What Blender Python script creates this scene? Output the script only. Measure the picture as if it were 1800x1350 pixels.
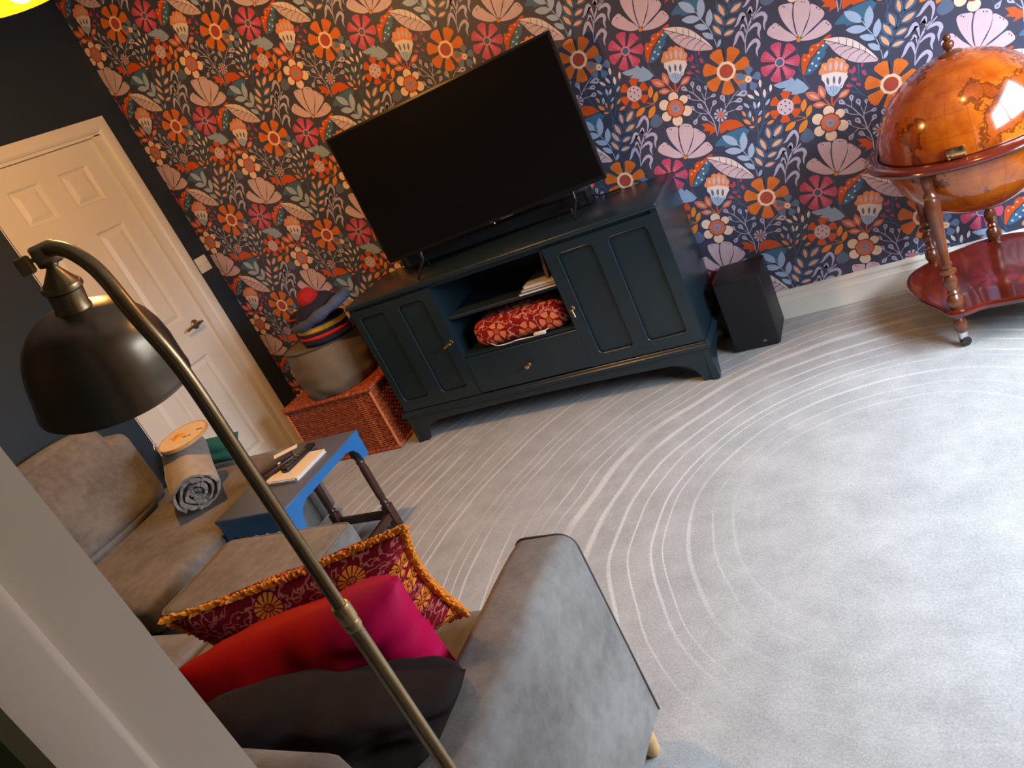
import bpy, bmesh, math, random
from mathutils import Vector, Matrix, noise as mnoise

random.seed(7)
PI = math.pi
scene = bpy.context.scene
for o in list(bpy.data.objects):
    bpy.data.objects.remove(o)
COL = scene.collection

# ------------------------------------------------------------------ camera
FPX = 1367.07
AZ, PITCH, ROLL = math.radians(31.779), math.radians(21.031), math.radians(-26.153)
CAM = Vector((3.430, -3.253, 1.470))
fwd = Vector((-math.sin(AZ) * math.cos(PITCH), math.cos(AZ) * math.cos(PITCH), -math.sin(PITCH)))
rgt = Vector((math.cos(AZ), math.sin(AZ), 0))
upv = rgt.cross(fwd)
r2 = rgt * math.cos(ROLL) + upv * math.sin(ROLL)
u2 = -rgt * math.sin(ROLL) + upv * math.cos(ROLL)
cd = bpy.data.cameras.new('camera')
cd.sensor_width = 36.0
cd.sensor_fit = 'HORIZONTAL'
cd.lens = 36.0 * FPX / 1800.0
cd.clip_start = 0.02
cam = bpy.data.objects.new('camera', cd)
COL.objects.link(cam)
M3 = Matrix((r2, u2, -fwd)).transposed()
cam.matrix_world = Matrix.Translation(CAM) @ M3.to_4x4()
scene.camera = cam

# ------------------------------------------------------------------ world, daylight, exposure
world = bpy.data.worlds.new('world')
scene.world = world
world.use_nodes = True
# overcast sky, three times brighter at the zenith than at the horizon, over dull ground
wt = world.node_tree
bg = wt.nodes['Background']
tcw = wt.nodes.new('ShaderNodeTexCoord')
sxw = wt.nodes.new('ShaderNodeSeparateXYZ')
wt.links.new(tcw.outputs['Generated'], sxw.inputs[0])
rmp = wt.nodes.new('ShaderNodeValToRGB')
els = rmp.color_ramp.elements
els[0].position, els[0].color = 0.0, (.045, .05, .05, 1)
els[1].position, els[1].color = 1.0, (.76, .87, 1.0, 1)
for pos_, col_ in ((.492, (.045, .05, .05, 1)), (.508, (.17, .195, .225, 1))):
    e_w = els.new(pos_)
    e_w.color = col_
mw = wt.nodes.new('ShaderNodeMath')
mw.operation = 'MULTIPLY_ADD'
mw.inputs[1].default_value = .5
mw.inputs[2].default_value = .5
wt.links.new(sxw.outputs[2], mw.inputs[0])
wt.links.new(mw.outputs[0], rmp.inputs[0])
wt.links.new(rmp.outputs[0], bg.inputs[0])
SKY = 98.0
bg.inputs[1].default_value = SKY
scene.view_settings.view_transform = 'Standard'
scene.view_settings.look = 'None'
scene.view_settings.gamma = 1.0
scene.view_settings.use_curve_mapping = False
scene.view_settings.exposure = -0.36
WIN = (-2.25, -0.42, 0.82, 1.66)      # window in the right wall: y0, y1, z0, z1
XR, YN, ZC = 4.60, -3.032, 2.72       # right wall, near wall, ceiling
ld = bpy.data.lights.new('window_portal', 'AREA')      # sampling portal in the window opening, adds no light
ld.shape = 'RECTANGLE'
ld.size = WIN[3] - WIN[2]
ld.size_y = WIN[1] - WIN[0]
ld.cycles.is_portal = True
lo = bpy.data.objects.new('window_portal', ld)
COL.objects.link(lo)
lo.location = (XR + 0.15, (WIN[0] + WIN[1]) / 2, (WIN[2] + WIN[3]) / 2)
lo.rotation_euler = (0, PI / 2, 0)
hl = bpy.data.lights.new('hall_fill_light', 'POINT')           # added fill without a fixture, lifts the dark green hall wall
hl.energy = 5.0
hl.color = (1.0, .72, .42)
hl.shadow_soft_size = .1
hlo = bpy.data.objects.new('hall_fill_light', hl)
COL.objects.link(hlo)
hlo.location = (1.9, -3.85, 2.35)
PEND_W = 96.0                          # pendant bulbs
PEND_COL = (1.0, 0.46, 0.085)

# ------------------------------------------------------------------ helpers
class MB:
    def __init__(s):
        s.v, s.f, s.uv = [], [], {}
    def add(s, vs, fs, M=None):
        n = len(s.v)
        for p in vs:
            p = Vector(p)
            s.v.append(tuple(M @ p) if M else tuple(p))
        s.f += [tuple(i + n for i in f) for f in fs]
        return s
    def box(s, x0, x1, y0, y1, z0, z1, M=None):
        vs = [(x, y, z) for x in (x0, x1) for y in (y0, y1) for z in (z0, z1)]
        fs = [(0, 1, 3, 2), (4, 6, 7, 5), (0, 4, 5, 1), (2, 3, 7, 6), (0, 2, 6, 4), (1, 5, 7, 3)]
        return s.add(vs, fs, M)
    def rbox(s, x0, x1, y0, y1, z0, z1, r=0.01, seg=2, M=None):
        bm = bmesh.new()
        bmesh.ops.create_cube(bm, size=1)
        for v in bm.verts:
            v.co = Vector((x0 if v.co.x < 0 else x1, y0 if v.co.y < 0 else y1, z0 if v.co.z < 0 else z1))
        bmesh.ops.bevel(bm, geom=list(bm.edges), offset=r, segments=seg, profile=0.5, affect='EDGES')
        return s.frombm(bm, M)
    def frombm(s, bm, M=None):
        bm.verts.ensure_lookup_table()
        for i, v in enumerate(bm.verts):
            v.index = i
        s.add([v.co for v in bm.verts], [tuple(v.index for v in f.verts) for f in bm.faces], M)
        bm.free()
        return s
    def lathe(s, prof, seg=24, M=None, cap=True):
        vs, fs = [], []
        n = len(prof)
        for k in range(seg):
            a = 2 * PI * k / seg
            for r, z in prof:
                vs.append((r * math.cos(a), r * math.sin(a), z))
        for k in range(seg):
            for i in range(n - 1):
                a, b = k * n + i, ((k + 1) % seg) * n + i
                fs.append((a, b, b + 1, a + 1))
        if cap:
            if prof[0][0] > 1e-5:
                fs.append(tuple(k * n for k in range(seg))[::-1])
            if prof[-1][0] > 1e-5:
                fs.append(tuple(k * n + n - 1 for k in range(seg)))
        return s.add(vs, fs, M)
    def tube(s, pts, rad, seg=8, closed=False, cap=True, M=None):
        pts = [Vector(p) for p in pts]
        n = len(pts)
        rs = rad if isinstance(rad, (list, tuple)) else [rad] * n
        vs, fs = [], []
        t0 = (pts[1] - pts[0]).normalized()
        ref = Vector((0, 0, 1)) if abs(t0.z) < .9 else Vector((1, 0, 0))
        nrm = t0.cross(ref).normalized()
        for i, p in enumerate(pts):
            if closed:
                t = (pts[(i + 1) % n] - pts[i - 1]).normalized()
            else:
                t = (pts[min(i + 1, n - 1)] - pts[max(i - 1, 0)]).normalized()
            nrm = (nrm - t * nrm.dot(t)).normalized()
            bn = t.cross(nrm)
            for k in range(seg):
                a = 2 * PI * k / seg
                vs.append(p + (nrm * math.cos(a) + bn * math.sin(a)) * rs[i])
        m = n if closed else n - 1
        for i in range(m):
            j = (i + 1) % n
            for k in range(seg):
                k2 = (k + 1) % seg
                fs.append((i * seg + k, i * seg + k2, j * seg + k2, j * seg + k))
        if cap and not closed:
            fs.append(tuple(range(seg))[::-1])
            fs.append(tuple((n - 1) * seg + k for k in range(seg)))
        return s.add(vs, fs, M)
    def prism(s, poly, fn, d0, d1):
        """poly 2D; fn(a,b,d)->xyz"""
        n = len(poly)
        vs = [fn(a, b, d0) for a, b in poly] + [fn(a, b, d1) for a, b in poly]
        fs = [tuple(range(n))[::-1], tuple(range(n, 2 * n))]
        fs += [(i, (i + 1) % n, n + (i + 1) % n, n + i) for i in range(n)]
        return s.add(vs, fs)
    def plate(s, outer, holes, fn, d0, d1):
        bm = bmesh.new()
        edges = []
        for lp in [outer] + holes:
            vv = [bm.verts.new((a, b, 0)) for a, b in lp]
            for i in range(len(vv)):
                edges.append(bm.edges.new((vv[i], vv[(i + 1) % len(vv)])))
        bmesh.ops.triangle_fill(bm, use_beauty=True, use_dissolve=False, edges=edges)
        bm.verts.ensure_lookup_table()
        for i, v in enumerate(bm.verts):
            v.index = i
        P = [(v.co.x, v.co.y) for v in bm.verts]
        F = [tuple(v.index for v in f.verts) for f in bm.faces]
        bm.free()
        n = len(P)
        vs = [fn(a, b, d0) for a, b in P] + [fn(a, b, d1) for a, b in P]
        fs = [f[::-1] for f in F] + [tuple(i + n for i in f) for f in F]
        k = 0
        for lp in [outer] + holes:
            m = len(lp)
            fs += [(k + i, k + (i + 1) % m, n + k + (i + 1) % m, n + k + i) for i in range(m)]
            k += m
        return s.add(vs, fs)
    def build(s, name, mat, parent=None, smooth=None, loc=None):
        me = bpy.data.meshes.new(name)
        me.from_pydata(s.v, [], s.f)
        bm = bmesh.new()
        bm.from_mesh(me)
        bmesh.ops.recalc_face_normals(bm, faces=bm.faces)
        bm.to_mesh(me)
        bm.free()
        if smooth is not None:
            me.shade_smooth()
            me.set_sharp_from_angle(angle=math.radians(smooth))
        me.materials.append(mat)
        o = bpy.data.objects.new(name, me)
        COL.objects.link(o)
        if parent:
            o.parent = parent
            o.matrix_parent_inverse = parent.matrix_world.inverted()
        return o

def tag(o, label=None, cat=None, group=None, kind=None):
    if label: o['label'] = label
    if cat: o['category'] = cat
    if group: o['group'] = group
    if kind: o['kind'] = kind
    return o

def empty(name, loc, label, cat, group=None, rz=0.0):
    o = bpy.data.objects.new(name, None)
    o.empty_display_size = 0.05
    COL.objects.link(o)
    o.location = loc
    o.rotation_euler = (0, 0, rz)
    o.matrix_world = Matrix.Translation(Vector(loc)) @ Matrix.Rotation(rz, 4, 'Z')
    return tag(o, label, cat, group)

def struct(o):
    o['kind'] = 'structure'
    return o

def rrect(x0, x1, y0, y1, r, n=5):
    out = []
    for cx, cy, a0 in ((x1 - r, y1 - r, 0), (x0 + r, y1 - r, PI / 2), (x0 + r, y0 + r, PI), (x1 - r, y0 + r, 1.5 * PI)):
        for k in range(n + 1):
            a = a0 + PI / 2 * k / n
            out.append((cx + r * math.cos(a), cy + r * math.sin(a)))
    return out

def catmull(P, closed=False, sub=6):
    n = len(P)
    out = []
    rng = range(n) if closed else range(n - 1)
    for i in rng:
        p0 = P[i - 1] if (closed or i > 0) else P[0]
        p1, p2 = P[i], P[(i + 1) % n]
        p3 = P[(i + 2) % n] if (closed or i + 2 < n) else P[n - 1]
        for k in range(sub):
            t = k / sub
            out.append(tuple(.5 * (2 * b + (c - a) * t + (2 * a - 5 * b + 4 * c - d) * t * t + (3 * b - a - 3 * c + d) * t ** 3)
                             for a, b, c, d in zip(p0, p1, p2, p3)))
    if not closed:
        out.append(tuple(P[-1]))
    return out

# ------------------------------------------------------------------ materials
def srgb(r, g, b):
    f = lambda c: (c / 255 / 12.92) if c / 255 <= .04045 else ((c / 255 + .055) / 1.055) ** 2.4
    return (f(r), f(g), f(b), 1.0)

class NT:
    def __init__(s, name):
        s.m = bpy.data.materials.new(name)
        s.m.use_nodes = True
        s.t = s.m.node_tree
        s.b = s.t.nodes['Principled BSDF']
    def n(s, kind, **kw):
        nd = s.t.nodes.new(kind)
        for k, v in kw.items():
            if k.startswith('i_'):
                nd.inputs[k[2:].replace('_', ' ')].default_value = v
            else:
                setattr(nd, k, v)
        return nd
    def l(s, a, b):
        s.t.links.new(a, b)
    def math(s, op, a, b=None, c=None, clamp=False):
        nd = s.t.nodes.new('ShaderNodeMath')
        nd.operation = op
        nd.use_clamp = clamp
        for i, x in enumerate((a, b, c)):
            if x is None: continue
            if isinstance(x, (int, float)): nd.inputs[i].default_value = x
            else: s.l(x, nd.inputs[i])
        return nd.outputs[0]
    def mix(s, fac, a, b):
        nd = s.t.nodes.new('ShaderNodeMix')
        nd.data_type = 'RGBA'
        for i, x in ((0, fac), (6, a), (7, b)):
            if isinstance(x, (int, float)): nd.inputs[i].default_value = x
            elif isinstance(x, tuple): nd.inputs[i].default_value = x
            else: s.l(x, nd.inputs[i])
        return nd.outputs[2]
    def ramp(s, fac, stops):
        nd = s.t.nodes.new('ShaderNodeValToRGB')
        els = nd.color_ramp.elements
        while len(els) < len(stops): els.new(.5)
        for e, (p, c) in zip(els, stops):
            e.position, e.color = p, c
        s.l(fac, nd.inputs[0])
        return nd.outputs[0]
    def coord(s, which='Object'):
        return s.t.nodes.new('ShaderNodeTexCoord').outputs[which]
    def noise(s, vec, scale, detail=3, rough=.5, out=0):
        nd = s.n('ShaderNodeTexNoise', i_Scale=scale, i_Detail=detail, i_Roughness=rough)
        s.l(vec, nd.inputs['Vector'])
        return nd.outputs[out]
    def bump(s, h, strength=.3, dist=.01):
        nd = s.n('ShaderNodeBump', i_Strength=strength, i_Distance=dist)
        s.l(h, nd.inputs['Height'])
        s.l(nd.outputs[0], s.b.inputs['Normal'])
    def base(s, x):
        if isinstance(x, tuple): s.b.inputs['Base Color'].default_value = x
        else: s.l(x, s.b.inputs['Base Color'])
    def set(s, **kw):
        for k, v in kw.items():
            s.b.inputs[k.replace('_', ' ')].default_value = v
        return s

def M_plain(name, col, rough=.5, metal=0., var=.0, scale=20, bump=0., bscale=200, sheen=0., coat=0., spec=None):
    t = NT(name)
    t.set(Roughness=rough, Metallic=metal)
    if sheen: t.set(Sheen_Weight=sheen, Sheen_Roughness=.4)
    if coat: t.set(Coat_Weight=coat, Coat_Roughness=.08)
    if spec is not None: t.set(Specular_IOR_Level=spec)
    if var or bump:
        co = t.coord()
    if var:
        d = tuple(c * (1 - var) for c in col[:3]) + (1,)
        e = tuple(min(1, c * (1 + var)) for c in col[:3]) + (1,)
        t.base(t.ramp(t.noise(co, scale, 4), [(.3, d), (.7, e)]))
    else:
        t.base(col)
    if bump:
        t.bump(t.noise(co, bscale, 2), bump, .002)
    return t.m

m_navy = M_plain('navy_wall_paint', srgb(27, 44, 60), .55, var=.05, scale=3, bump=.05)
m_paper = M_plain('wallpaper_ground', srgb(66, 68, 90), .5, var=.05, scale=6)
m_green = M_plain('green_hall_paint', srgb(106, 122, 104), .6, var=.04, scale=3)
m_ceil = M_plain('ceiling_white', srgb(228, 226, 220), .8, var=.02, scale=3)
m_wallwhite = M_plain('pale_wall_paint', srgb(196, 198, 200), .7, var=.02, scale=3)
m_white = M_plain('white_gloss_paint', srgb(232, 228, 218), .32, var=.02, scale=5)
m_teal = M_plain('dark_teal_paint', srgb(28, 44, 52), .30, var=.06, scale=9, bump=.06, bscale=90)
m_teal_in = M_plain('dark_teal_inner_paint', srgb(24, 38, 48), .5, var=.05)
m_black = M_plain('black_plastic', (0.006, 0.006, 0.007, 1), .38, var=.05)
m_screen = M_plain('tv_screen_glass', (0.004, 0.004, 0.005, 1), .28, var=.02, spec=.25)
m_subblack = M_plain('speaker_black', (0.011, 0.011, 0.014, 1), .5, var=.08, bump=.1, bscale=500)
m_silver = M_plain('silver_metal', (.75, .75, .76, 1), .25, 1.0, var=.03)
m_brass = M_plain('polished_brass', (.80, .55, .25, 1), .2, 1.0, var=.05)
m_abrass = M_plain('antique_brass', (.37, .285, .165, 1), .33, 1.0, var=.12, scale=14)
m_bronze = M_plain('bronze_lamp_shade', (.19, .155, .115, 1), .31, .85, var=.10, scale=10)
m_goldin = M_plain('gold_shade_lining', (.30, .085, .002, 1), .7, 0., var=.04, spec=.05)
m_wood_red = M_plain('mahogany_gloss', srgb(92, 27, 16), .16, var=.35, scale=7, coat=.7)
m_wood_leg = M_plain('turned_brown_wood', srgb(102, 54, 28), .26, var=.25, scale=12, coat=.4)
m_dkwood = M_plain('dark_oak_stain', srgb(66, 36, 28), .38, var=.3, scale=14, coat=.2)
m_palewood = M_plain('pale_beech', srgb(206, 164, 112), .5, var=.15, scale=30)
m_blue = M_plain('blue_table_paint', srgb(40, 112, 178), .42, var=.06, scale=12)
m_bluetop = M_plain('slate_blue_table_top', srgb(86, 96, 122), .4, var=.06, scale=10)
m_paperw = M_plain('white_paper', srgb(232, 226, 218), .8, var=.03)
m_redpom = M_plain('red_wool', srgb(170, 26, 30), .95, var=.2, scale=60, bump=.8, bscale=150)
m_navywool = M_plain('navy_wool', srgb(26, 30, 52), .95, var=.2, scale=60, bump=.8, bscale=150)
m_bluewool = M_plain('grey_blue_wool', srgb(74, 86, 116), .95, var=.15, scale=60, bump=.8, bscale=150)
m_yelwool = M_plain('yellow_wool', srgb(232, 168, 54), .95, var=.15, scale=60, bump=.8, bscale=150)
m_redwool = M_plain('scarlet_wool', srgb(196, 36, 38), .95, var=.15, scale=60, bump=.8, bscale=150)
m_canvas = M_plain('taupe_canvas', srgb(112, 100, 84), .85, var=.08, scale=14, bump=.35, bscale=350)
m_pipe = M_plain('dark_piping', srgb(66, 62, 58), .8, var=.05)
m_tealcloth = M_plain('teal_cloth', srgb(22, 108, 116), .85, var=.12, scale=30, bump=.3, bscale=200)
m_throw = M_plain('grey_fleece', srgb(158, 150, 142), .95, var=.1, scale=25, bump=.6, bscale=120, sheen=.3)
m_dkvelvet = M_plain('charcoal_velvet', srgb(34, 28, 27), .8, var=.2, scale=9, bump=.15, bscale=60, sheen=.01, spec=.08)
m_fringe = M_plain('orange_fringe', srgb(222, 138, 34), .9, var=.25, scale=80)
m_dark = M_plain('dark_grey_plastic', srgb(34, 30, 30), .3, var=.1)
m_brownleather = M_plain('dark_brown_case', srgb(58, 40, 32), .35, var=.15)
m_cord = M_plain('white_cord', srgb(222, 214, 200), .6, var=.03)
m_bulb = NT('glowing_bulb')
m_bulb.b.inputs['Emission Color'].default_value = (1.0, .68, .30, 1)
m_bulb.b.inputs['Emission Strength'].default_value = 60
m_bulb = m_bulb.m

def sofa_mat(name, col, hi):
    t = NT(name)
    co = t.coord()
    n1 = t.noise(co, 5.0, 5, .62)
    n2 = t.noise(co, 34, 3, .6)
    f = t.math('ADD', t.math('MULTIPLY', n1, .65), t.math('MULTIPLY', n2, .35))
    t.base(t.ramp(f, [(.36, col), (.62, hi)]))
    t.set(Roughness=.9, Sheen_Weight=.08, Sheen_Roughness=.5)
    t.bump(t.noise(co, 260, 3), .25, .002)
    return t.m
m_sofa = sofa_mat('taupe_grey_velvet', srgb(98, 93, 89), srgb(128, 126, 123))

def carpet():
    t = NT('grey_loop_carpet')
    co = t.coord()
    sx = t.n('ShaderNodeSeparateXYZ'); t.l(co, sx.inputs[0])
    wob = t.noise(co, 1.1, 2)
    dx = t.math('SUBTRACT', sx.outputs[0], 3.26)
    dy = t.math('ADD', sx.outputs[1], 1.36)
    # the sweeps get flatter nearer the camera
    r = t.math('SQRT', t.math('ADD', t.math('MULTIPLY', dx, dx), t.math('MULTIPLY', dy, dy)))
    rr = t.math('ADD', r, t.math('MULTIPLY', t.math('SUBTRACT', wob, .5), .16))
    n1 = t.n('ShaderNodeTexNoise', noise_dimensions='1D', i_Scale=5.0, i_Detail=2.0)
    t.l(rr, n1.inputs['W'])
    ph = t.math('ADD', t.math('MULTIPLY', rr, 14.0), t.math('MULTIPLY', n1.outputs[0], 2.6))
    sn = t.math('SINE', t.math('MULTIPLY', ph, 2 * PI))
    line = t.n('ShaderNodeMapRange', clamp=True)
    line.inputs[1].default_value, line.inputs[2].default_value = .78, .98
    t.l(sn, line.inputs[0])
    n2 = t.n('ShaderNodeTexNoise', i_Scale=2.2, i_Detail=3.0); t.l(co, n2.inputs['Vector'])
    msk = t.n('ShaderNodeMapRange', clamp=True)
    msk.inputs[1].default_value, msk.inputs[2].default_value = .30, .52
    t.l(n2.outputs[0], msk.inputs[0])
    rm = t.n('ShaderNodeMapRange', clamp=True)
    rm.inputs[1].default_value, rm.inputs[2].default_value = .40, .75
    t.l(r, rm.inputs[0])
    m2 = t.n('ShaderNodeMapRange', clamp=True)
    m2.inputs[1].default_value, m2.inputs[2].default_value = -.30, .30
    m2.inputs[3].default_value, m2.inputs[4].default_value = .12, 1.0
    t.l(t.math('ADD', dy, t.math('MULTIPLY', dx, -.7)), m2.inputs[0])
    rm = t.math('MULTIPLY', rm.outputs[0], m2.outputs[0])
    lf = t.math('MULTIPLY', t.math('MULTIPLY', line.outputs[0], msk.outputs[0]), t.math('MULTIPLY', rm, .85))
    big = t.noise(co, 7.0, 8, .70)
    fine = t.noise(co, 170, 4, .75)
    tuft = t.n('ShaderNodeMapRange', clamp=True)
    tuft.inputs[1].default_value, tuft.inputs[2].default_value = .36, .56
    tuft.inputs[3].default_value, tuft.inputs[4].default_value = .35, 1.0
    t.l(fine, tuft.inputs[0])
    lf = t.math('MULTIPLY', lf, tuft.outputs[0])
    basec = t.ramp(t.math('ADD', t.math('MULTIPLY', big, .42), t.math('MULTIPLY', fine, .58)),
                   [(.36, srgb(140, 142, 142)), (.50, srgb(162, 164, 164)), (.64, srgb(184, 186, 186))])
    t.base(t.mix(lf, basec, srgb(214, 216, 216)))
    t.set(Roughness=.95, Sheen_Weight=.2)
    h = t.math('ADD', t.math('MULTIPLY', fine, .6), t.math('MULTIPLY', lf, .4))
    t.bump(h, .3, .004)
    return t.m
m_carpet = carpet()

def rosette_mat(name, ground, ground2, petal, swirl, scale, npet, rough=.85):
    """woven cloth: rosettes on UV cells with swirls between"""
    t = NT(name)
    uv = t.coord('UV')
    vo = t.n('ShaderNodeTexVoronoi', voronoi_dimensions='2D', i_Scale=scale, i_Randomness=.45)
    t.l(uv, vo.inputs['Vector'])
    sub = t.n('ShaderNodeVectorMath', operation='SUBTRACT')
    sc = t.n('ShaderNodeVectorMath', operation='SCALE'); sc.inputs['Scale'].default_value = 1.0
    t.l(uv, sc.inputs[0]); t.l(sc.outputs[0], sub.inputs[0]); t.l(vo.outputs['Position'], sub.inputs[1])
    sx = t.n('ShaderNodeSeparateXYZ'); t.l(sub.outputs[0], sx.inputs[0])
    ang = t.math('ARCTAN2', sx.outputs[1], sx.outputs[0])
    d = t.math('MULTIPLY', t.math('SQRT', t.math('ADD', t.math('MULTIPLY', sx.outputs[0], sx.outputs[0]), t.math('MULTIPLY', sx.outputs[1], sx.outputs[1]))), scale)
    pet = t.math('ABSOLUTE', t.math('SINE', t.math('MULTIPLY', ang, npet / 2)))
    inr = t.math('MULTIPLY', t.math('LESS_THAN', d, .33), t.math('GREATER_THAN', d, .13))
    fl = t.math('MULTIPLY', inr, t.math('GREATER_THAN', pet, .45))
    core = t.math('MULTIPLY', t.math('LESS_THAN', d, .10), t.math('GREATER_THAN', t.noise(uv, 160, 1), .5))
    sxc = t.n('ShaderNodeSeparateColor'); t.l(vo.outputs['Color'], sxc.inputs[0])
    on_ = t.math('GREATER_THAN', sxc.outputs[0], .42)
    f1 = t.math('MULTIPLY', t.math('MAXIMUM', fl, core), on_)
    nn = t.noise(uv, scale * 3.4, 2)
    band = t.math('LESS_THAN', t.math('ABSOLUTE', t.math('SUBTRACT', nn, .5)), .03)
    sw = t.math('MULTIPLY', band, t.math('MAXIMUM', t.math('GREATER_THAN', d, .36), t.math('SUBTRACT', 1.0, on_)))
    g = t.ramp(t.noise(uv, 9, 3), [(.3, ground), (.7, ground2)])
    c = t.mix(sw, g, swirl)
    c = t.mix(f1, c, petal)
    t.base(c)
    t.set(Roughness=rough, Specular_IOR_Level=.12)
    t.bump(t.noise(uv, 140, 2), .3, .003)
    return t.m
m_pattern = rosette_mat('crimson_floral_velvet', srgb(92, 10, 20), srgb(122, 16, 28), srgb(206, 124, 40), srgb(168, 92, 84), 5.5, 14)
m_redthrow = rosette_mat('red_floral_throw', srgb(110, 20, 18), srgb(150, 34, 26), srgb(222, 128, 84), srgb(206, 130, 118), 3.0, 5)

def magenta_mat():
    t = NT('red_to_magenta_satin')
    uv = t.coord('UV')
    sx = t.n('ShaderNodeSeparateXYZ'); t.l(uv, sx.inputs[0])
    f = t.math('ADD', sx.outputs[0], t.math('MULTIPLY', t.math('SUBTRACT', t.noise(uv, 3, 2), .5), .15))
    t.base(t.ramp(f, [(.62, srgb(168, 4, 12)), (.78, srgb(168, 2, 62))]))
    t.set(Roughness=.62, Specular_IOR_Level=.15)
    return t.m
m_magenta = magenta_mat()

def globe_mat():
    t = NT('antique_map_varnish')
    co = t.coord()
    n1 = t.noise(co, 4.2, 7, .62)
    land = t.math('GREATER_THAN', n1, .53)
    edge = t.math('LESS_THAN', t.math('ABSOLUTE', t.math('SUBTRACT', n1, .53)), .012)
    n2 = t.noise(co, 11, 5, .6)
    ocean = t.ramp(n2, [(.35, srgb(150, 62, 10)), (.65, srgb(190, 98, 20))])
    ld_ = t.ramp(n2, [(.35, srgb(108, 40, 10)), (.65, srgb(160, 74, 16))])
    c = t.mix(land, ocean, ld_)
    c = t.mix(t.math('MULTIPLY', edge, .75), c, srgb(84, 32, 10))
    # graticule lines
    sx = t.n('ShaderNodeSeparateXYZ'); t.l(co, sx.inputs[0])
    lat = t.math('FRACT', t.math('MULTIPLY', t.math('ARCSINE', t.math('DIVIDE', sx.outputs[2], .262)), 12 / PI))
    lon = t.math('FRACT', t.math('MULTIPLY', t.math('ARCTAN2', sx.outputs[1], sx.outputs[0]), 12 / PI))
    g = t.math('MAXIMUM', t.math('LESS_THAN', lat, .03), t.math('LESS_THAN', lon, .025))
    marks = t.math('MULTIPLY', t.math('GREATER_THAN', t.noise(co, 46, 3), .66), t.math('GREATER_THAN', t.noise(co, 7, 2), .5))
    c = t.mix(t.math('MULTIPLY', t.math('MAXIMUM', g, marks), .45), c, srgb(96, 40, 12))
    t.base(c)
    t.set(Roughness=.16, Coat_Weight=.9, Coat_Roughness=.04)
    return t.m
m_globe = globe_mat()

def wicker_mat():
    t = NT('reddish_willow')
    co = t.coord()
    t.base(t.ramp(t.noise(co, 45, 4, .75), [(.3, srgb(104, 40, 20)), (.5, srgb(166, 76, 40)), (.7, srgb(208, 118, 74))]))
    t.set(Roughness=.5)
    return t.m
m_wicker = wicker_mat()

# wallpaper inks
INK = dict(O=(226, 118, 44), V=(214, 88, 34), o=(236, 142, 50), Q=(188, 88, 34), c=(250, 218, 192), c2=(240, 222, 220),
           R=(178, 78, 52), K=(206, 80, 112), P=(238, 150, 178), m=(188, 74, 108), p=(218, 190, 202), l=(192, 186, 214),
           L=(226, 230, 244), B=(170, 192, 224), b=(74, 108, 144), b2=(104, 130, 170), s=(78, 96, 124), T=(70, 116, 152),
           e=(244, 178, 140), E=(234, 148, 96), E2=(236, 170, 152), k=(216, 116, 88), Q2=(150, 66, 52), D=(48, 48, 70),
           g=(150, 154, 176), g2=(96, 112, 142), M=(154, 178, 210))

# ------------------------------------------------------------------ the room
XL = 0.0
NIB = 0.10            # the wall behind the sofa stands proud of the door wall
DY0, DY1, DZ = -0.96, -0.245, 1.972   # door leaf opening
struct(MB().box(-0.3, XR + 0.3, -4.6, 0.25, -0.08, 0.0).build('floor', m_carpet))
struct(MB().box(-0.3, XR + 0.3, -4.6, 0.25, ZC, ZC + 0.08).build('ceiling', m_ceil))
wall_back = struct(MB().box(-0.3, XR + 0.3, 0.0, 0.15, 0, ZC).build('wall_back', m_paper))
wl = MB()
wl.box(-0.2, 0, DY1, 0, 0, ZC).box(-0.2, 0, -1.04, DY1, DZ, ZC).box(-0.2, 0, -1.04, DY0, 0, DZ)
wl.box(-0.2, NIB, -4.6, -1.035, 0, ZC)
wl.box(-0.22, -0.10, DY0, DY1, 0, DZ)
struct(wl.build('wall_left', m_navy))
wr = MB()
T = 0.14
wr.box(XR, XR + T, -4.6, WIN[0], 0, ZC).box(XR, XR + T, WIN[1], 0, 0, ZC)
wr.box(XR, XR + T, WIN[0], WIN[1], 0, WIN[2]).box(XR, XR + T, WIN[0], WIN[1], WIN[3], ZC)
struct(wr.build('wall_right', m_navy))
# near wall with the doorway the picture is taken from
JX, JX2, YH, DH = 2.980, 3.80, -3.111, 2.02
wn = MB()
wn.box(NIB, JX - 0.02, YH + 0.004, YN, 0, ZC).box(JX2 + .02, XR, YH + 0.004, YN, 0, ZC).box(JX - 0.02, JX2 + .02, YH + 0.004, YN, DH, ZC)
struct(wn.build('wall_near', m_navy))
wh = MB()
wh.box(NIB, JX - 0.004, YH - 0.001, YH + 0.0035, 0, ZC).box(JX2 + .004, XR, YH - 0.001, YH + .0035, 0, ZC).box(JX - 0.004, JX2 + .004, YH - 0.001, YH + .0035, DH, ZC)
struct(wh.build('wall_hall_side', m_green))
struct(MB().box(-0.3, XR + .3, -4.6, -4.5, 0, ZC).build('wall_hall', m_green))
# white jamb lining of that doorway, with a door stop
jm = MB()
for sx, x in ((1, JX), (-1, JX2)):
    prof = [(0, YN + .003), (0, -3.073), (.004, -3.0745), (.0075, -3.0775), (.0095, -3.082), (.0095, YH - .002), (-.022, YH - .002), (-.022, YN + .003)]
    jm.prism([(x + sx * a, b) for a, b in prof], lambda a, b, d: (a, b, d), 0, DH)
jm.box(JX, JX2, YH - .002, YN + .003, DH - .0005, DH + .022)
struct(jm.build('trim_1', m_white, smooth=40))

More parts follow.
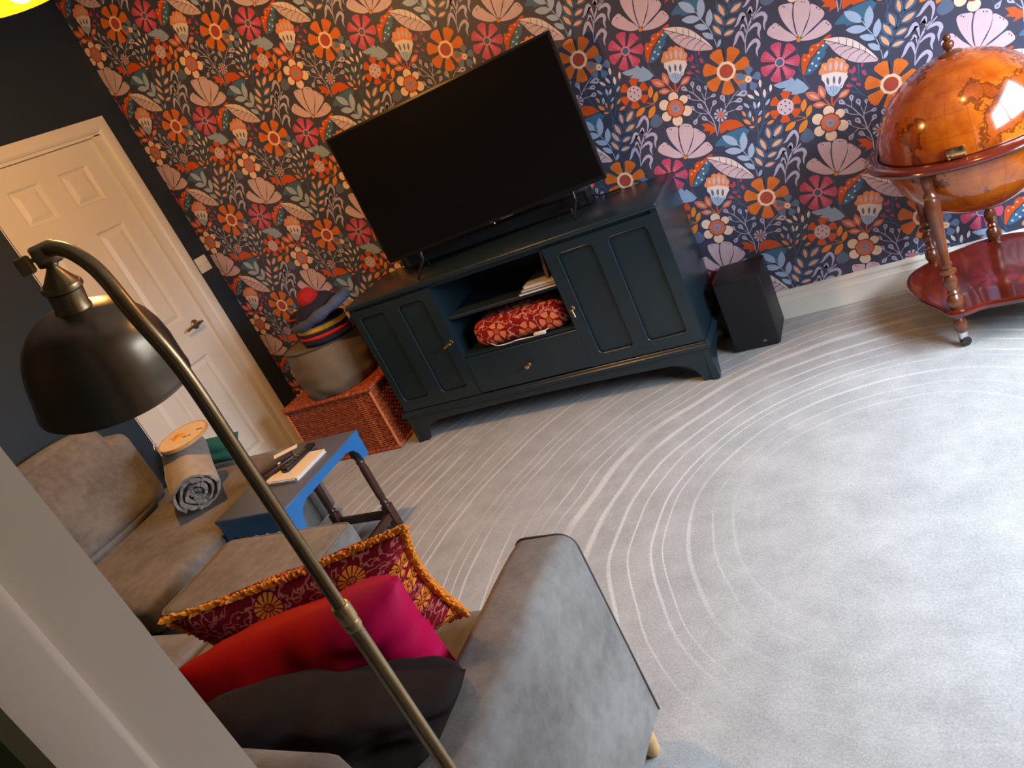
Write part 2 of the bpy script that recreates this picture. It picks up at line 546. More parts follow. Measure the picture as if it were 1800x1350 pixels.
# added unseen leaf, swung into the room to shade the jamb from the window
d2 = bpy.data.objects.new('added_shade_door', None)
COL.objects.link(d2)
d2.matrix_world = Matrix.Translation((JX2 + .03, YN, 0))
struct(d2)
ho2 = [rrect(YN + a, YN + b, z0, z1, .004, 1) for a, b in ((.11, .35), (.45, .69)) for z0, z1 in ((1.688, 1.866), (.992, 1.557), (.178, .775))]
MB().plate([(YN + .005, .006), (YN + .80, .006), (YN + .80, 1.985), (YN + .005, 1.985)], ho2, lambda a, b, d: (d, a, b), JX2 + .012, JX2 + .050).build('door_leaf', m_white, d2)
for a, b in ((.11, .35), (.45, .69)):
    for z0, z1 in ((1.688, 1.866), (.992, 1.557), (.178, .775)):
        MB().box(JX2 + .022, JX2 + .040, YN + a - .004, YN + b + .004, z0 - .004, z1 + .004).build('panel', m_white, d2)

# skirting: one moulded length along the papered wall, one on the proud wall
SK = [(0, 0), (.018, 0), (.018, .083), (.0145, .087), (.0145, .092), (.012, .098), (.0115, .106), (.0135, .109), (.0135, .113), (.008, .120), (.003, .126), (0, .126)]
struct(MB().prism(SK, lambda a, b, d: (d, -a, b), 0.0, XR).build('baseboard_back', m_white, smooth=40))
struct(MB().prism(SK, lambda a, b, d: (NIB + a, d, b), YN, -1.035).prism(SK, lambda a, b, d: (a, d, b), -.14, -0.018).build('baseboard_left', m_white, smooth=40))

# door casing (architrave) round the door
CAS = [(0, 0), (0, .016), (.008, .018), (.05, .018), (.056, .013), (.062, .011), (.066, .006), (.066, 0)]   # (from outer edge inwards, proud)
tc = MB()
yo, zo = -0.143, 2.05
yo2 = -1.05
def casing(fn, d0f, d1f):
    n = len(CAS)
    vs = [fn(a, p, d0f(a)) for a, p in CAS] + [fn(a, p, d1f(a)) for a, p in CAS]
    fs = [tuple(range(n)), tuple(range(n, 2 * n))] + [(i, (i + 1) % n, n + (i + 1) % n, n + i) for i in range(n)]
    tc.add(vs, fs)
casing(lambda a, p, d: (p, yo - a, d), lambda a: 0.0, lambda a: zo - a)
casing(lambda a, p, d: (p, d, zo - a), lambda a: yo2 + a, lambda a: yo - a)
# lining and stop inside the opening
tc.box(-.10, .0005, DY1 - .003, yo - .064, 0, DZ + .003).box(-.10, .0005, -1.035, DY0 - .004, 0, DZ).box(-.10, .0005, -1.035, yo - .064, DZ - .002, zo - .064)
struct(tc.build('trim_2', m_white, smooth=40))

# six panel moulded door
door = bpy.data.objects.new('door_1', None)
COL.objects.link(door)
door.matrix_world = Matrix.Translation((-0.04, (DY0 + DY1) / 2, 0))
struct(door)
yz = lambda a, b, d: (d, a, b)
LX = -0.022       # face of the leaf
cols = [(-.826, -.655), (-.543, -.368)]
rows = [(1.688, 1.866), (.992, 1.557), (.178, .775)]
holes = [rrect(y0, y1, z0, z1, .004, 1) for y0, y1 in cols for z0, z1 in rows]
MB().plate([(DY0, .006), (DY1 - .004, .006), (DY1 - .004, DZ - .004), (DY0, DZ - .004)], holes, yz, LX - .04, LX).build('door_leaf', m_white, door)
for y0, y1 in cols:
    for z0, z1 in rows:
        p = MB()
        q = lambda e, x: [(x, y0 + e, z0 + e), (x, y1 - e, z0 + e), (x, y1 - e, z1 - e), (x, y0 + e, z1 - e)]
        lv = [(0, LX - .001), (.010, LX - .011), (.019, LX - .012), (.042, LX - .003)]
        vs, fs = [], []
        for e, x in lv: vs += q(e, x)
        for k in range(len(lv) - 1):
            for i in range(4):
                fs.append((k * 4 + i, k * 4 + (i + 1) % 4, k * 4 + 4 + (i + 1) % 4, k * 4 + 4 + i))
        fs.append(tuple(range(len(vs) - 4, len(vs))))
        p.add(vs, fs).build('panel', m_white, door)
rose = MB().lathe([(.0, 0), (.026, 0), (.026, .006), (.021, .010), (.011, .012), (.010, .045), (0, .045)], 20, Matrix.Translation((LX, -.335, .937)) @ Matrix.Rotation(PI / 2, 4, 'Y')).build('handle_rose', m_abrass, door, 35)
MB().tube([(LX + .040, -.328, .937), (LX + .044, -.345, .938), (LX + .044, -.40, .937), (LX + .040, -.432, .932)], [.0085, .0085, .007, .006], 10).build('handle', m_abrass, door, 40)
MB().lathe([(0, 0), (.007, 0), (.007, .012), (0, .014)], 12, Matrix.Translation((LX + .036, -.318, .937)) @ Matrix.Rotation(PI / 2, 4, 'Y')).build('turn_snib', m_abrass, rose, 35)

# light switch between door and corner
sw = empty('light_switch', (0, -.082, 1.185), 'small square white light switch between the door frame and the papered wall', 'switch')
MB().rbox(0.0005, .009, -.125, -.039, 1.142, 1.228, .003, 2).build('switch_plate', m_white, sw, 40)
for dy in (-.022, 0.0):
    MB().rbox(.009, .0125, -.082 + dy, -.070 + dy + .004, 1.174, 1.196, .0015, 1).build('rocker', m_white, sw)
for dy in (-.030, .030):
    MB().lathe([(0, 0), (.0035, 0), (.0035, .001), (0, .0015)], 8, Matrix.Translation((.009, -.082 + dy, 1.185)) @ Matrix.Rotation(PI / 2, 4, 'Y')).build('screw', m_silver, sw)

# window in the right wall (seen only as the reflection in the globe)
win = bpy.data.objects.new('window_1', None)
COL.objects.link(win)
win.matrix_world = Matrix.Translation((XR + .05, (WIN[0] + WIN[1]) / 2, WIN[2]))
struct(win)
wf = MB()
y0, y1, z0, z1 = WIN
for a, b, c, d in ((y0, y0 + .055, z0, z1), (y1 - .055, y1, z0, z1), (y0, y1, z0, z0 + .055), (y0, y1, z1 - .055, z1)):
    wf.box(XR + .04, XR + .10, a, b, c, d)
wf.build('window_frame', m_white, win)
MB().box(XR + .05, XR + .09, (y0 + y1) / 2 - .03, (y0 + y1) / 2 + .03, z0 + .055, z1 - .055).build('mullion', m_white, win)
MB().rbox(XR - .06, XR + .05, y0 - .04, y1 + .04, z0 - .03, z0, .006, 2).build('window_sill', m_white, win)
tg = NT('window_glass')
tr_ = tg.t.nodes.new('ShaderNodeBsdfTransparent')
gs_ = tg.t.nodes.new('ShaderNodeBsdfGlossy')
gs_.inputs['Roughness'].default_value = .02
mx_ = tg.t.nodes.new('ShaderNodeMixShader')
mx_.inputs[0].default_value = .06
tg.l(tr_.outputs[0], mx_.inputs[1]); tg.l(gs_.outputs[0], mx_.inputs[2])
tg.l(mx_.outputs[0], tg.t.nodes['Material Output'].inputs['Surface'])
for a, b in ((y0 + .055, (y0 + y1) / 2 - .03), ((y0 + y1) / 2 + .03, y1 - .055)):
    MB().box(XR + .066, XR + .070, a, b, z0 + .055, z1 - .055).build('pane', tg.m, win)

# ------------------------------------------------------------------ printed wallpaper (flat print in inks on the back wall)
PRINT = """K0 s 204 1221 132 928 87 511 33
K0 s 2625 -123 2522 -503 2482 -914 2551 -1267 2656 -1723 37
K0 s 2069 -831 2240 -1271 37
K0 s -210 -842 -239 -1288 -160 -1759 46 -2259 418 -2589 33
K0 s 2514 -1252 2592 -1654 2769 -1922 33
K0 s 3385 -3700 3518 -3909 33
L1 B -386 -2852 -894 -2266 20
L1 B -288 -3129 -69 -2414 20
L1 B -309 -3121 -976 -2885 20
L1 B -134 -3524 111 -2939 20
L1 B -120 -3554 -607 -3265 20
L1 B -43 -3983 -416 -3620 20
L1 B -29 -4319 156 -4080 20
K1 B -415 -2722 -309 -3121 -120 -3554 -60 -3965 -60 -4308 37
S0 T -1273 -2568 -1077 -2400 -753 -2260 -446 -2235 -61 -2241 155 -2347 116 -2473 -130 -2687 -394 -2802 -713 -2790 -934 -2755 -932 -2676
L0 b 771 -3051 803 -2526 27
L0 b 899 -3029 1390 -2648 27
L0 b 537 -3437 429 -2851 27
L0 b 712 -3371 1272 -3183 27
L0 b 397 -3684 169 -3121 27
L0 b 451 -3692 932 -3608 27
L0 b 260 -3996 5 -3479 27
L0 b 257 -4007 748 -3982 27
L1 e 774 -2999 799 -2589 17
L1 e 949 -2991 1332 -2694 17
L1 e 526 -3378 442 -2921 17
L1 e 768 -3352 1206 -3205 17
L1 e 374 -3628 197 -3188 17
L1 e 500 -3684 875 -3618 17
L1 e 235 -3945 36 -3541 17
L1 e 307 -4005 690 -3985 17
K0 b 947 -2977 716 -3243 528 -3505 41
K0 b 777 -3030 732 -3225 41
K0 b 685 -3349 495 -3541 266 -3938 152 -4286 84 -4755 41
K1 l 1594 1570 1375 1396 1131 1081 942 672 857 321 45
A1 l 1352 1322 1587 1407 1796 1410 1871 1243 1751 1046 1716 820 127
A1 l 1127 998 1334 1121 1526 1132 1570 998 1478 828 1487 612 127
A1 l 878 355 1077 551 1314 633 1390 462 1247 265 1225 48 127
A1 l 1180 1208 1188 1477 1143 1673 1007 1576 874 1424 723 1351 127
A1 l 927 657 936 931 882 1103 752 1031 605 836 487 736 127
A1 l 1065 1004 1071 1233 1035 1323 969 1246 878 1194 73
K1 l -3435 -982 -3810 -1244 -4050 -1477 -4211 -1767 45
A1 l -3636 -1051 -3483 -708 -3538 -456 -3717 -532 -3904 -692 -4051 -745 127
A1 l -3859 -1275 -3775 -986 -3786 -847 -3878 -922 -3972 -990 73
S1 p 1756 -4533 1874 -4397 2023 -4344 2157 -4346 2387 -4704 2590 -4957 2659 -5149 2339 -5100 1971 -4852 1801 -4670
S1 p 2355 -3896 2504 -3835 2703 -3881 2841 -3962 2729 -4299 2680 -4811 2709 -5120 2464 -4614 2352 -4217
S1 p 2926 -3936 3163 -3928 3378 -4107 3281 -4505 3046 -4827 2768 -5141 2731 -4712 2791 -4264
S1 p 3406 -4204 3617 -4398 3761 -4654 3616 -4833 3266 -4997 2811 -5181 3094 -4845 3305 -4513
S1 p 2820 -5208 3247 -5078 3679 -4896 3843 -5073 3849 -5269 3541 -5374 3176 -5372 2828 -5282
D3 o 2716 -5200 78
D2 D 2208 -4460 24
D2 D 2022 -4451 24
D2 D 2556 -3942 24
D2 D 2500 -3892 24
D2 D 3141 -4017 24
D2 D 3234 -4059 24
D2 D 3645 -4495 24
D2 D 3563 -4407 24
D2 D 3786 -5099 24
D2 D 3727 -5019 24
N2 K 1895 -446 1922 89 7 82 714
D3 P 1895 -446 180
D4 b 1895 -446 127
K3 P 1879 -218 1855 112 18
K3 P 1911 -221 1933 103 18
K3 P 1940 -229 2005 84 18
K3 P 2051 -308 2276 -109 18
K3 P 2071 -336 2325 -179 18
K3 P 2087 -365 2362 -249 18
K3 P 2107 -501 2413 -582 18
K3 P 2100 -534 2396 -661 18
K3 P 2089 -562 2370 -731 18
K3 P 2003 -654 2160 -958 18
K3 P 1974 -666 2089 -988 18
K3 P 1945 -673 2019 -1005 18
K3 P 1817 -651 1702 -951 18
K3 P 1788 -633 1630 -908 18
K3 P 1763 -612 1568 -857 18
K3 P 1689 -492 1387 -560 18
K3 P 1682 -458 1369 -476 18
K3 P 1680 -426 1364 -397 18
K3 P 1717 -299 1458 -86 18
K3 P 1737 -275 1507 -26 18
K3 P 1759 -255 1562 22 18
N1 O 0 -4 464 594 7 122 878
C2 c 0 -4 363 9
D3 R 0 -4 255
K2 Q 203 368 318 578 16
K2 Q 257 327 402 515 16
K2 Q 306 280 478 440 16
K2 Q 423 40 662 65 16
K2 Q 430 -27 673 -39 16
K2 Q 428 -92 670 -142 16
K2 Q 326 -323 512 -505 16
K2 Q 280 -367 440 -573 16
K2 Q 228 -402 359 -629 16
K2 Q -19 -449 -30 -706 16
K2 Q -84 -437 -133 -686 16
K2 Q -147 -414 -232 -650 16
K2 Q -354 -239 -558 -375 16
K2 Q -388 -179 -613 -280 16
K2 Q -414 -115 -653 -179 16
K2 Q -420 149 -662 238 16
K2 Q -398 210 -627 334 16
K2 Q -367 266 -577 422 16
K2 Q -171 418 -268 658 16
K2 Q -109 434 -171 683 16
K2 Q -46 440 -71 692 16
D4 K 137 -61 24
D4 K 77 -136 24
D4 K -20 -150 24
D4 K -108 -95 24
D4 K -145 3 24
D4 K -114 97 24
D4 K -30 143 24
D4 K 68 120 24
D4 K 134 39 24
D4 K 0 -4 24
D4 K 55 -5 24
D4 K -55 -37 24
R3 b2 676 -592 814 -173 5 41 459
C4 c 676 -592 127 5
D5 o 676 -592 41
W2 V 1647 -2077 1811 -1516 6 184 592
D3 p 1647 -2077 306
D4 D 1694 -1871 31
D4 D 1831 -1992 31
D4 D 1528 -1929 31
D4 D 1668 -2040 31
D4 D 1483 -2126 31
D4 D 1778 -2219 31
D4 D 1578 -2287 31
L1 o 2184 -2479 2375 -2040 22
L1 o 2277 -2719 2526 -2334 22
L1 o 1862 -2728 1392 -2949 22
L1 o 2265 -2804 1859 -3208 22
K1 o 2282 -2743 1985 -2589 24
K1 o 2260 -2746 1865 -2717 24
D2 c 3050 -2785 198
D2 c 3401 -3011 167
D2 c 3379 -3472 208
D2 c 2911 -3701 208
D2 c 2561 -3396 194
D2 c 2617 -2941 208
C3 Q2 3000 -3224 371 8
C4 k 3000 -3224 327 8
D5 g 3000 -3224 163
D6 K 3000 -3224 51
S1 E 3067 -1326 3105 -1256 3185 -1182 3233 -1074 3336 -1064 3431 -1082 3480 -1007 3616 -980 3667 -1053 3745 -1018 3818 -1043 3865 -1129 3949 -1149 4017 -1272 4010 -1343 4078 -1423 4073 -1527 3991 -1620 3948 -1719 3154 -1459
L2 p 3441 -1437 3542 -1117 16
L2 p 3636 -1496 3741 -1115 16
L2 p 3789 -1558 3910 -1228 16
L2 p 3319 -1365 3314 -1150 16
L2 p 3920 -1591 3998 -1432 16
P2 c2 3138 -1442 3259 -1444 3373 -1469 3568 -1489 3816 -1612 3961 -1703 3958 -1840 3830 -1959 3682 -2158 3170 -1952 3165 -1733 3098 -1598
S3 B 3168 -1799 3258 -1922 3438 -1930 3587 -2055 3743 -1988 3603 -2191 3445 -2302 3300 -2316 3193 -2179 3155 -1968
L3 g2 3268 -1883 3306 -1574 16
L3 g2 3461 -1917 3534 -1625 16
L3 g2 3620 -2003 3733 -1706 16
K4 b 3313 -1944 3310 -2117 16
K4 b 3423 -1989 3359 -2245 16
K4 b 3532 -2033 3452 -2196 16
L1 k 3020 -2297 2976 -1754 25
L1 k 2894 -2269 2447 -1848 25
L1 k 3037 -2513 2568 -2372 25
L1 k 3468 -2453 3928 -2289 25
L2 E2 3010 -2216 2967 -1870 15
L2 E2 2818 -2206 2556 -1947 15
L2 E2 2970 -2491 2663 -2405 15
L2 E2 3536 -2425 3842 -2319 15
K1 k 3166 -2608 3018 -2307 49
K1 k 3027 -2509 3166 -2608 49
K1 k 3253 -2665 3344 -2546 3489 -2450 49
K1 V 3281 -2313 3221 -2630 73
P1 M 1454 -1139 1689 -1135 2019 -1159 2127 -1072 2225 -1287 2317 -1215 2408 -1339 2499 -1463 2614 -1728 2427 -1807 2142 -1781 1951 -1709 2034 -1638 1687 -1444 1867 -1405 1649 -1351 1530 -1247
S1 V 3757 -187 3765 -272 3604 -328 3395 -447 3207 -556 3081 -651 2937 -739 2795 -893 2698 -1025 2591 -1196 2540 -1154 2573 -844 2644 -617 2740 -488 2910 -537 2968 -393 3094 -299 3270 -311 3438 -278 3574 -212
P1 T 3513 -372 3609 -538 3459 -662 3496 -709 3369 -856 3121 -964 3253 -998 3052 -1149 2823 -1248 2599 -1243 2683 -1083 2888 -847 3141 -655 3339 -507
D2 L 3440 -466 41
D2 L 3235 -641 41
D2 L 3194 -836 41
D2 L 2949 -925 41
D2 L 2796 -1119 41
D2 L 3047 -1051 41
D2 e 2735 -698 41
D2 e 2898 -617 41
D2 e 3054 -450 41
D2 e 3283 -379 41
S1 p 3514 -290 3707 -309 3981 -385 4273 -540 4510 -753 4727 -1050 4936 -1384 5041 -1676 4749 -1617 4396 -1481 4128 -1297 3912 -1061 3727 -775 3645 -553 3531 -380
S2 c2 3514 -290 3707 -309 3981 -385 4273 -540 4510 -753 4727 -1050 4936 -1384 5041 -1676 4869 -1428 4690 -1209 4453 -996 4177 -777 3882 -549
K3 D 3512 -299 3882 -549 4177 -777 4455 -987 4723 -1233 5041 -1676 22
K3 D 3882 -549 3668 -541 22
K3 D 4174 -786 3938 -717 3727 -775 22
K3 D 4372 -931 4100 -931 3879 -1036 22
K3 D 4551 -1068 4272 -1107 4080 -1256 22
K3 D 4723 -1233 4522 -1273 4329 -1433 22
K3 D 4841 -1386 4697 -1429 4539 -1530 22
K3 D 3963 -614 3996 -402 22
K3 D 4168 -773 4244 -538 22
K3 D 4356 -914 4414 -671 22
K3 D 4551 -1068 4604 -885 22
K3 D 4708 -1217 4745 -1098 22
K0 b 4402 -1536 4320 -1882 4328 -2182 33
K0 b 4097 -1833 4302 -2044 33
K0 b 4538 -1781 4617 -2109 33
K0 b 3915 -2015 4107 -2286 4254 -2582 4419 -2799 33
K0 b 3945 -2383 4236 -2574 33
L1 m 4194 -1798 4244 -1545 23
L1 m 4162 -1807 4048 -1590 23
L1 m 4461 -1697 4556 -1537 23
L1 m 4529 -2030 4470 -1785 23
L1 m 4237 -2071 4042 -1939 23
L1 m 4318 -2307 4169 -2150 23
L1 m 4042 -2227 3817 -2094 23
K1 l 4163 -3908 4125 -3470 3999 -3245 3846 -2964 3687 -2792 45
K1 l 4163 -3908 4238 -4273 4193 -4823 45
K1 l 4134 -3474 4163 -3309 4128 -3032 31
K1 l 4167 -3332 4323 -3043 31
K1 l 4156 -3339 4381 -3306 31
K1 l 3827 -2957 3875 -2757 31
K1 l 4163 -3908 3874 -3774 3690 -3614 31
K1 l 4186 -3894 4333 -3684 31
K1 l 3871 -3785 3710 -3869 31
K1 l 4149 -3880 4018 -3673 31
K1 l 4196 -4370 4064 -4162 31
K1 l 3701 -3150 4005 -3302 31
T1 l 3687 -2792 3471 -2542
T1 l 3868 -2787 3929 -2491
T1 l 4119 -3028 4074 -2716
T1 l 4323 -3043 4354 -2827
T1 l 4360 -3309 4621 -3302
T1 l 4329 -3704 4557 -3496
T1 l 4018 -3673 3857 -3378
T1 l 3690 -3614 3579 -3359
T1 l 3710 -3869 3471 -4084
T1 l 4055 -4158 3851 -3912
T1 l 3701 -3150 3568 -2910
T1 l -401 -1121 -444 -760
T1 l -94 -1185 253 -1220
T1 l -144 -1487 188 -1491
T1 l 36 -985 511 -1028
L2 s 3579 -2667 3501 -2577 20
L2 s 3899 -2639 3921 -2532 20
L2 s 4097 -2872 4080 -2759 20
L2 s 4338 -2935 4349 -2857 20
L2 s 4491 -3305 4584 -3303 20
L2 s 4443 -3600 4526 -3525 20
L2 s 3937 -3525 3880 -3419 20
L2 s 3635 -3486 3595 -3395 20
L2 s 3591 -3976 3505 -4054 20
L2 s 3953 -4035 3880 -3946 20
L2 s 3634 -3030 3586 -2944 20
L2 s -423 -940 -438 -810 20
L2 s 80 -1202 205 -1215 20
L2 s 22 -1489 141 -1490 20
L2 s 274 -1007 445 -1022 20
K1 l -453 -1319 -30 -982 237 -839 31
K1 l -440 -1278 -408 -1106 31
K1 l -317 -1177 -87 -1164 31
K1 l -479 -1472 -144 -1487 31
W2 l -688 -1483 -582 -1223 9 82 265
D3 k -688 -1483 114
K1 l -810 -1717 -994 -2144 29
P1 V -1521 -1537 -1240 -1610 -1036 -1843 -1060 -2024 -1369 -2073 -1258 -1948 -1543 -1815 -1403 -1749
P1 V -817 -1809 -565 -1742 -392 -1774 -179 -1891 -50 -2058 32 -2195 -250 -2192 -589 -2180 -590 -2109 -915 -2186 -919 -2054
K0 b 298 -2991 424 -2755 498 -2246 599 -1870 35
K0 b 441 -2738 698 -2393 865 -1974 946 -1551 998 -1078 913 -999 35
K0 b 952 -1531 729 -1397 428 -1301 35
K0 b 1010 -1554 1166 -1391 1338 -1393 35
K0 b 1160 -1411 1224 -1191 35
K0 b 609 -1874 451 -1515 35
K0 b 597 -1915 744 -1790 35
K0 b 447 -2343 236 -2006 53 -1796 35
K0 b 236 -2006 271 -1742 35
K0 b 698 -2393 893 -2330 35
K0 b 859 -1995 981 -1951 35
L1 c2 996 -1050 1064 -745 18
L1 c2 1287 -1346 1390 -1063 18
L1 c2 867 -1339 758 -1044 18
L1 c2 1035 -1469 1119 -1145 18
L1 c2 677 -1350 458 -1113 18
L1 c2 692 -1742 833 -1525 18
L1 B 984 -1755 1205 -1571 18
L1 B 611 -1756 624 -1442 18
L1 B 406 -1629 247 -1370 18
L1 B 313 -2008 388 -1723 18
L1 B 630 -2027 825 -1872 18
L1 E 186 -1889 102 -1625 20
L1 E 392 -2189 418 -1956 20
L1 E 536 -2303 703 -2090 20
L1 E 829 -2208 1061 -2035 20
L1 E 282 -2244 54 -1954 20
L1 E 832 -2463 1132 -2395 20
L1 E 171 -2330 397 -2382 20
S0 g2 2177 -3135 2306 -3287 2347 -3532 2149 -3642 1960 -3629 1844 -3504 1858 -3370 1981 -3232"""
def print_polys():
    out = []
    def ell(cx, cy, r, n=14):
        return [(cx + r * math.cos(2 * PI * k / n), cy + r * math.sin(2 * PI * k / n)) for k in range(n)]
    def strip(P, wf_):
        L, Rr = [], []
        n = len(P)
        for i, p in enumerate(P):
            a, b = P[max(i - 1, 0)], P[min(i + 1, n - 1)]
            dx, dy = b[0] - a[0], b[1] - a[1]
            q = math.hypot(dx, dy) or 1
            w = wf_(i / (n - 1))
            L.append((p[0] - dy / q * w, p[1] + dx / q * w)); Rr.append((p[0] + dy / q * w, p[1] - dx / q * w))
        return L + Rr[::-1]
    for ln in PRINT.strip().split('\n'):
        a = ln.split()
        k, lay, col = a[0][0], int(a[0][1:]), a[1]
        v = [int(x) for x in a[2:]]
        pts = lambda n=None: [(v[i], v[i + 1]) for i in range(0, len(v) - (len(v) % 2), 2)]
        if k == 'P': out.append((lay, col, pts()))
        elif k == 'S': out.append((lay, col, catmull(pts(), True, 3)))
        elif k in 'LT':
            x0, y0, x1, y1 = v[:4]
            dx, dy = x1 - x0, y1 - y0
            rat = v[4] / 100 if k == 'L' else .27
            P1, P2 = [], []
            N = 8
            for i in range(N + 1):
                t = i / N
                w = rat * (math.sin(PI * t) ** .8 if k == 'L' else (1.25 * math.sin(PI * t ** 1.5) ** .75 * (.35 + .65 * t)))
                P1.append((x0 + dx * t - dy * w, y0 + dy * t + dx * w)); P2.append((x0 + dx * t + dy * w, y0 + dy * t - dx * w))
            out.append((lay, col, P1 + P2[-2:0:-1]))
        elif k == 'K':
            w = v[-1] / 2; P = [(v[i], v[i + 1]) for i in range(0, len(v) - 1, 2)]
            if len(P) > 2: P = catmull(P, False, 3)
            out.append((lay, col, strip(P, lambda t: w * (1.0 - .35 * t))))
        elif k == 'A':
            w = v[-1] / 2; P = catmull([(v[i], v[i + 1]) for i in range(0, len(v) - 1, 2)], False, 3)
            out.append((lay, col, strip(P, lambda t: w * (.16 + .95 * math.sin(PI * min(1, t * 1.02) ** .9) ** 1.3 if t < .55 else .05 + 1.04 * math.sin(PI * t ** .9) ** .9))))
        elif k == 'D': out.append((lay, col, ell(v[0], v[1], v[2], 14 if v[2] > 60 else 7)))
        elif k == 'C':
            cx, cy, r, n = v
            out.append((lay, col, [(cx + r * (.93 + .07 * abs(math.sin(n / 2 * b))) * math.cos(b), cy + r * (.93 + .07 * abs(math.sin(n / 2 * b))) * math.sin(b)) for b in [2 * PI * i / (6 * n) for i in range(6 * n)]]))
        else:
            cx, cy, tx, ty, n, rin, rout = v
            a0 = math.atan2(ty - cy, tx - cx)
            for i in range(n):
                b = a0 + 2 * PI * i / n
                hw = PI / n
                P = []
                if k == 'N':
                    prof = [(-.5, rin), (-.66, rout * .40), (-.70, rout * .70), (-.72, rout * .88), (-.66, rout * .95), (-.5, rout * .965), (-.36, rout), (-.12, rout * .985), (.04, rout * 1.02), (.28, rout * .985), (.42, rout), (.62, rout * .95), (.72, rout * .89), (.70, rout * .70), (.66, rout * .40), (.5, rin)]
                elif k == 'W':
                    prof = [(-.5, rin), (-.62, rout * .75), (-.70, rout * .92), (-.35, rout), (.35, rout), (.70, rout * .92), (.62, rout * .75), (.5, rin)]
                else:
                    prof = [(-.15, rin), (-.55, rout * .5), (-.72, rout * .78), (-.45, rout * .97), (0, rout * 1.02), (.45, rout * .97), (.72, rout * .78), (.55, rout * .5), (.15, rin)]
                for f, r in prof:
                    P.append((cx + r * math.cos(b + f * hw), cy + r * math.sin(b + f * hw)))
                out.append((lay, col, P))
    return out
def clip(P, ax, val, keep_ge):
    out = []
    n = len(P)
    ins = lambda p: (p[ax] >= val) if keep_ge else (p[ax] <= val)
    for i in range(n):
        a, b = P[i], P[(i + 1) % n]
        ia, ib = ins(a), ins(b)
        if ia: out.append(a)
        if ia != ib:
            t = (val - a[ax]) / (b[ax] - a[ax])
            out.append((a[0] + t * (b[0] - a[0]), a[1] + t * (b[1] - a[1])))
    return out
POL = [(l, c, [(2.905 + x * 1e-4, 1.067 + y * 1e-4) for x, y in P]) for l, c, P in print_polys()]
inks = list(INK)
pv, pf, pm = [], [], []
ZB, ZT, XA, XB = .10, ZC - .002, .001, XR - .001
for i in range(-7, 5):
    for j in range(-6, 7):
        ox, oz = .525 * i, -.2625 * i + .525 * j
        if not (-.9 < 2.905 + ox - XA + .4 < XB + 1.2 and -.7 < 1.067 + oz < 3.2): continue
        for l, c, P in POL:
            Q = [(x + ox, z + oz) for x, z in P]
            xs = [p[0] for p in Q]; zs = [p[1] for p in Q]
            if max(xs) < XA or min(xs) > XB or max(zs) < ZB or min(zs) > ZT: continue
            if min(xs) < XA: Q = clip(Q, 0, XA, True)
            if max(xs) > XB: Q = clip(Q, 0, XB, False)
            if min(zs) < ZB: Q = clip(Q, 1, ZB, True)
            if max(zs) > ZT: Q = clip(Q, 1, ZT, False)
            if len(Q) < 3: continue
            b = len(pv)
            y = -.0004 - .00016 * l
            pv += [(x, y, z) for x, z in Q]
            pf.append(tuple(range(b, b + len(Q))))
            pm.append(inks.index(c))
me = bpy.data.meshes.new('wallpaper_print')
me.from_pydata(pv, [], pf)
for k in inks:
    me.materials.append(M_plain('ink_' + k, srgb(*INK[k]), .5, var=.04, scale=30))
me.polygons.foreach_set('material_index', pm)
me.update()
wp = bpy.data.objects.new('wallpaper_print', me)
COL.objects.link(wp)
wp.parent = wall_back
tag(wp, 'bold flower and leaf print in orange, pink, lilac and blue')

# ------------------------------------------------------------------ pendant lamps
def pendant(x, y, z, label, watts):
    e = empty('pendant_lamp', (x, y, z), label, 'lamp', 'pendant lamps hanging in a row from the ceiling')
    M = Matrix.Translation((x, y, z))
    out = [(.165, 0), (.168, .002), (.158, .035), (.128, .085), (.085, .125), (.045, .15), (.03, .165), (.03, .20), (.018, .215), (0, .218)]
    inn = [(.165, 0), (.155, .035), (.125, .083), (.082, .122), (.040, .145), (0, .147)]
    MB().lathe(out, 40, M, cap=False).build('lamp_shade', m_bronze, e, 50)
    MB().lathe(inn, 40, M, cap=False).build('shade_lining', m_goldin, e, 50)
    bulb = [(0, -.022)] + [(.038 * math.sin(a), .016 - .038 * math.cos(a)) for a in [PI * k / 10 for k in range(1, 8)]] + [(.016, .09), (.016, .13), (0, .13)]
    MB().lathe(bulb, 20, M).build('bulb', m_bulb, e, 60)
    MB().tube([(x, y, z + .215), (x, y, ZC - .02)], .004, 8).build('flex', m_black, e, 60)
    MB().lathe([(.05, ZC - z - .03), (.05, ZC - z)], 24, M).build('ceiling_rose', m_bronze, e, 40)
    l = bpy.data.lights.new('bulb_light', 'POINT')
    l.energy = watts
    l.color = PEND_COL
    l.shadow_soft_size = .04
    lo_ = bpy.data.objects.new('bulb_light', l)
    COL.objects.link(lo_)
    lo_.location = (x, y, z - .030)
    return e
pendant(1.40, -1.42, 2.175, 'pendant lamp with a glowing gold-lined shade at the top left corner', PEND_W)
pendant(3.66, -1.29, 2.145, 'lit pendant lamp over the open carpet, seen only as a glint on the globe', PEND_W * .18)

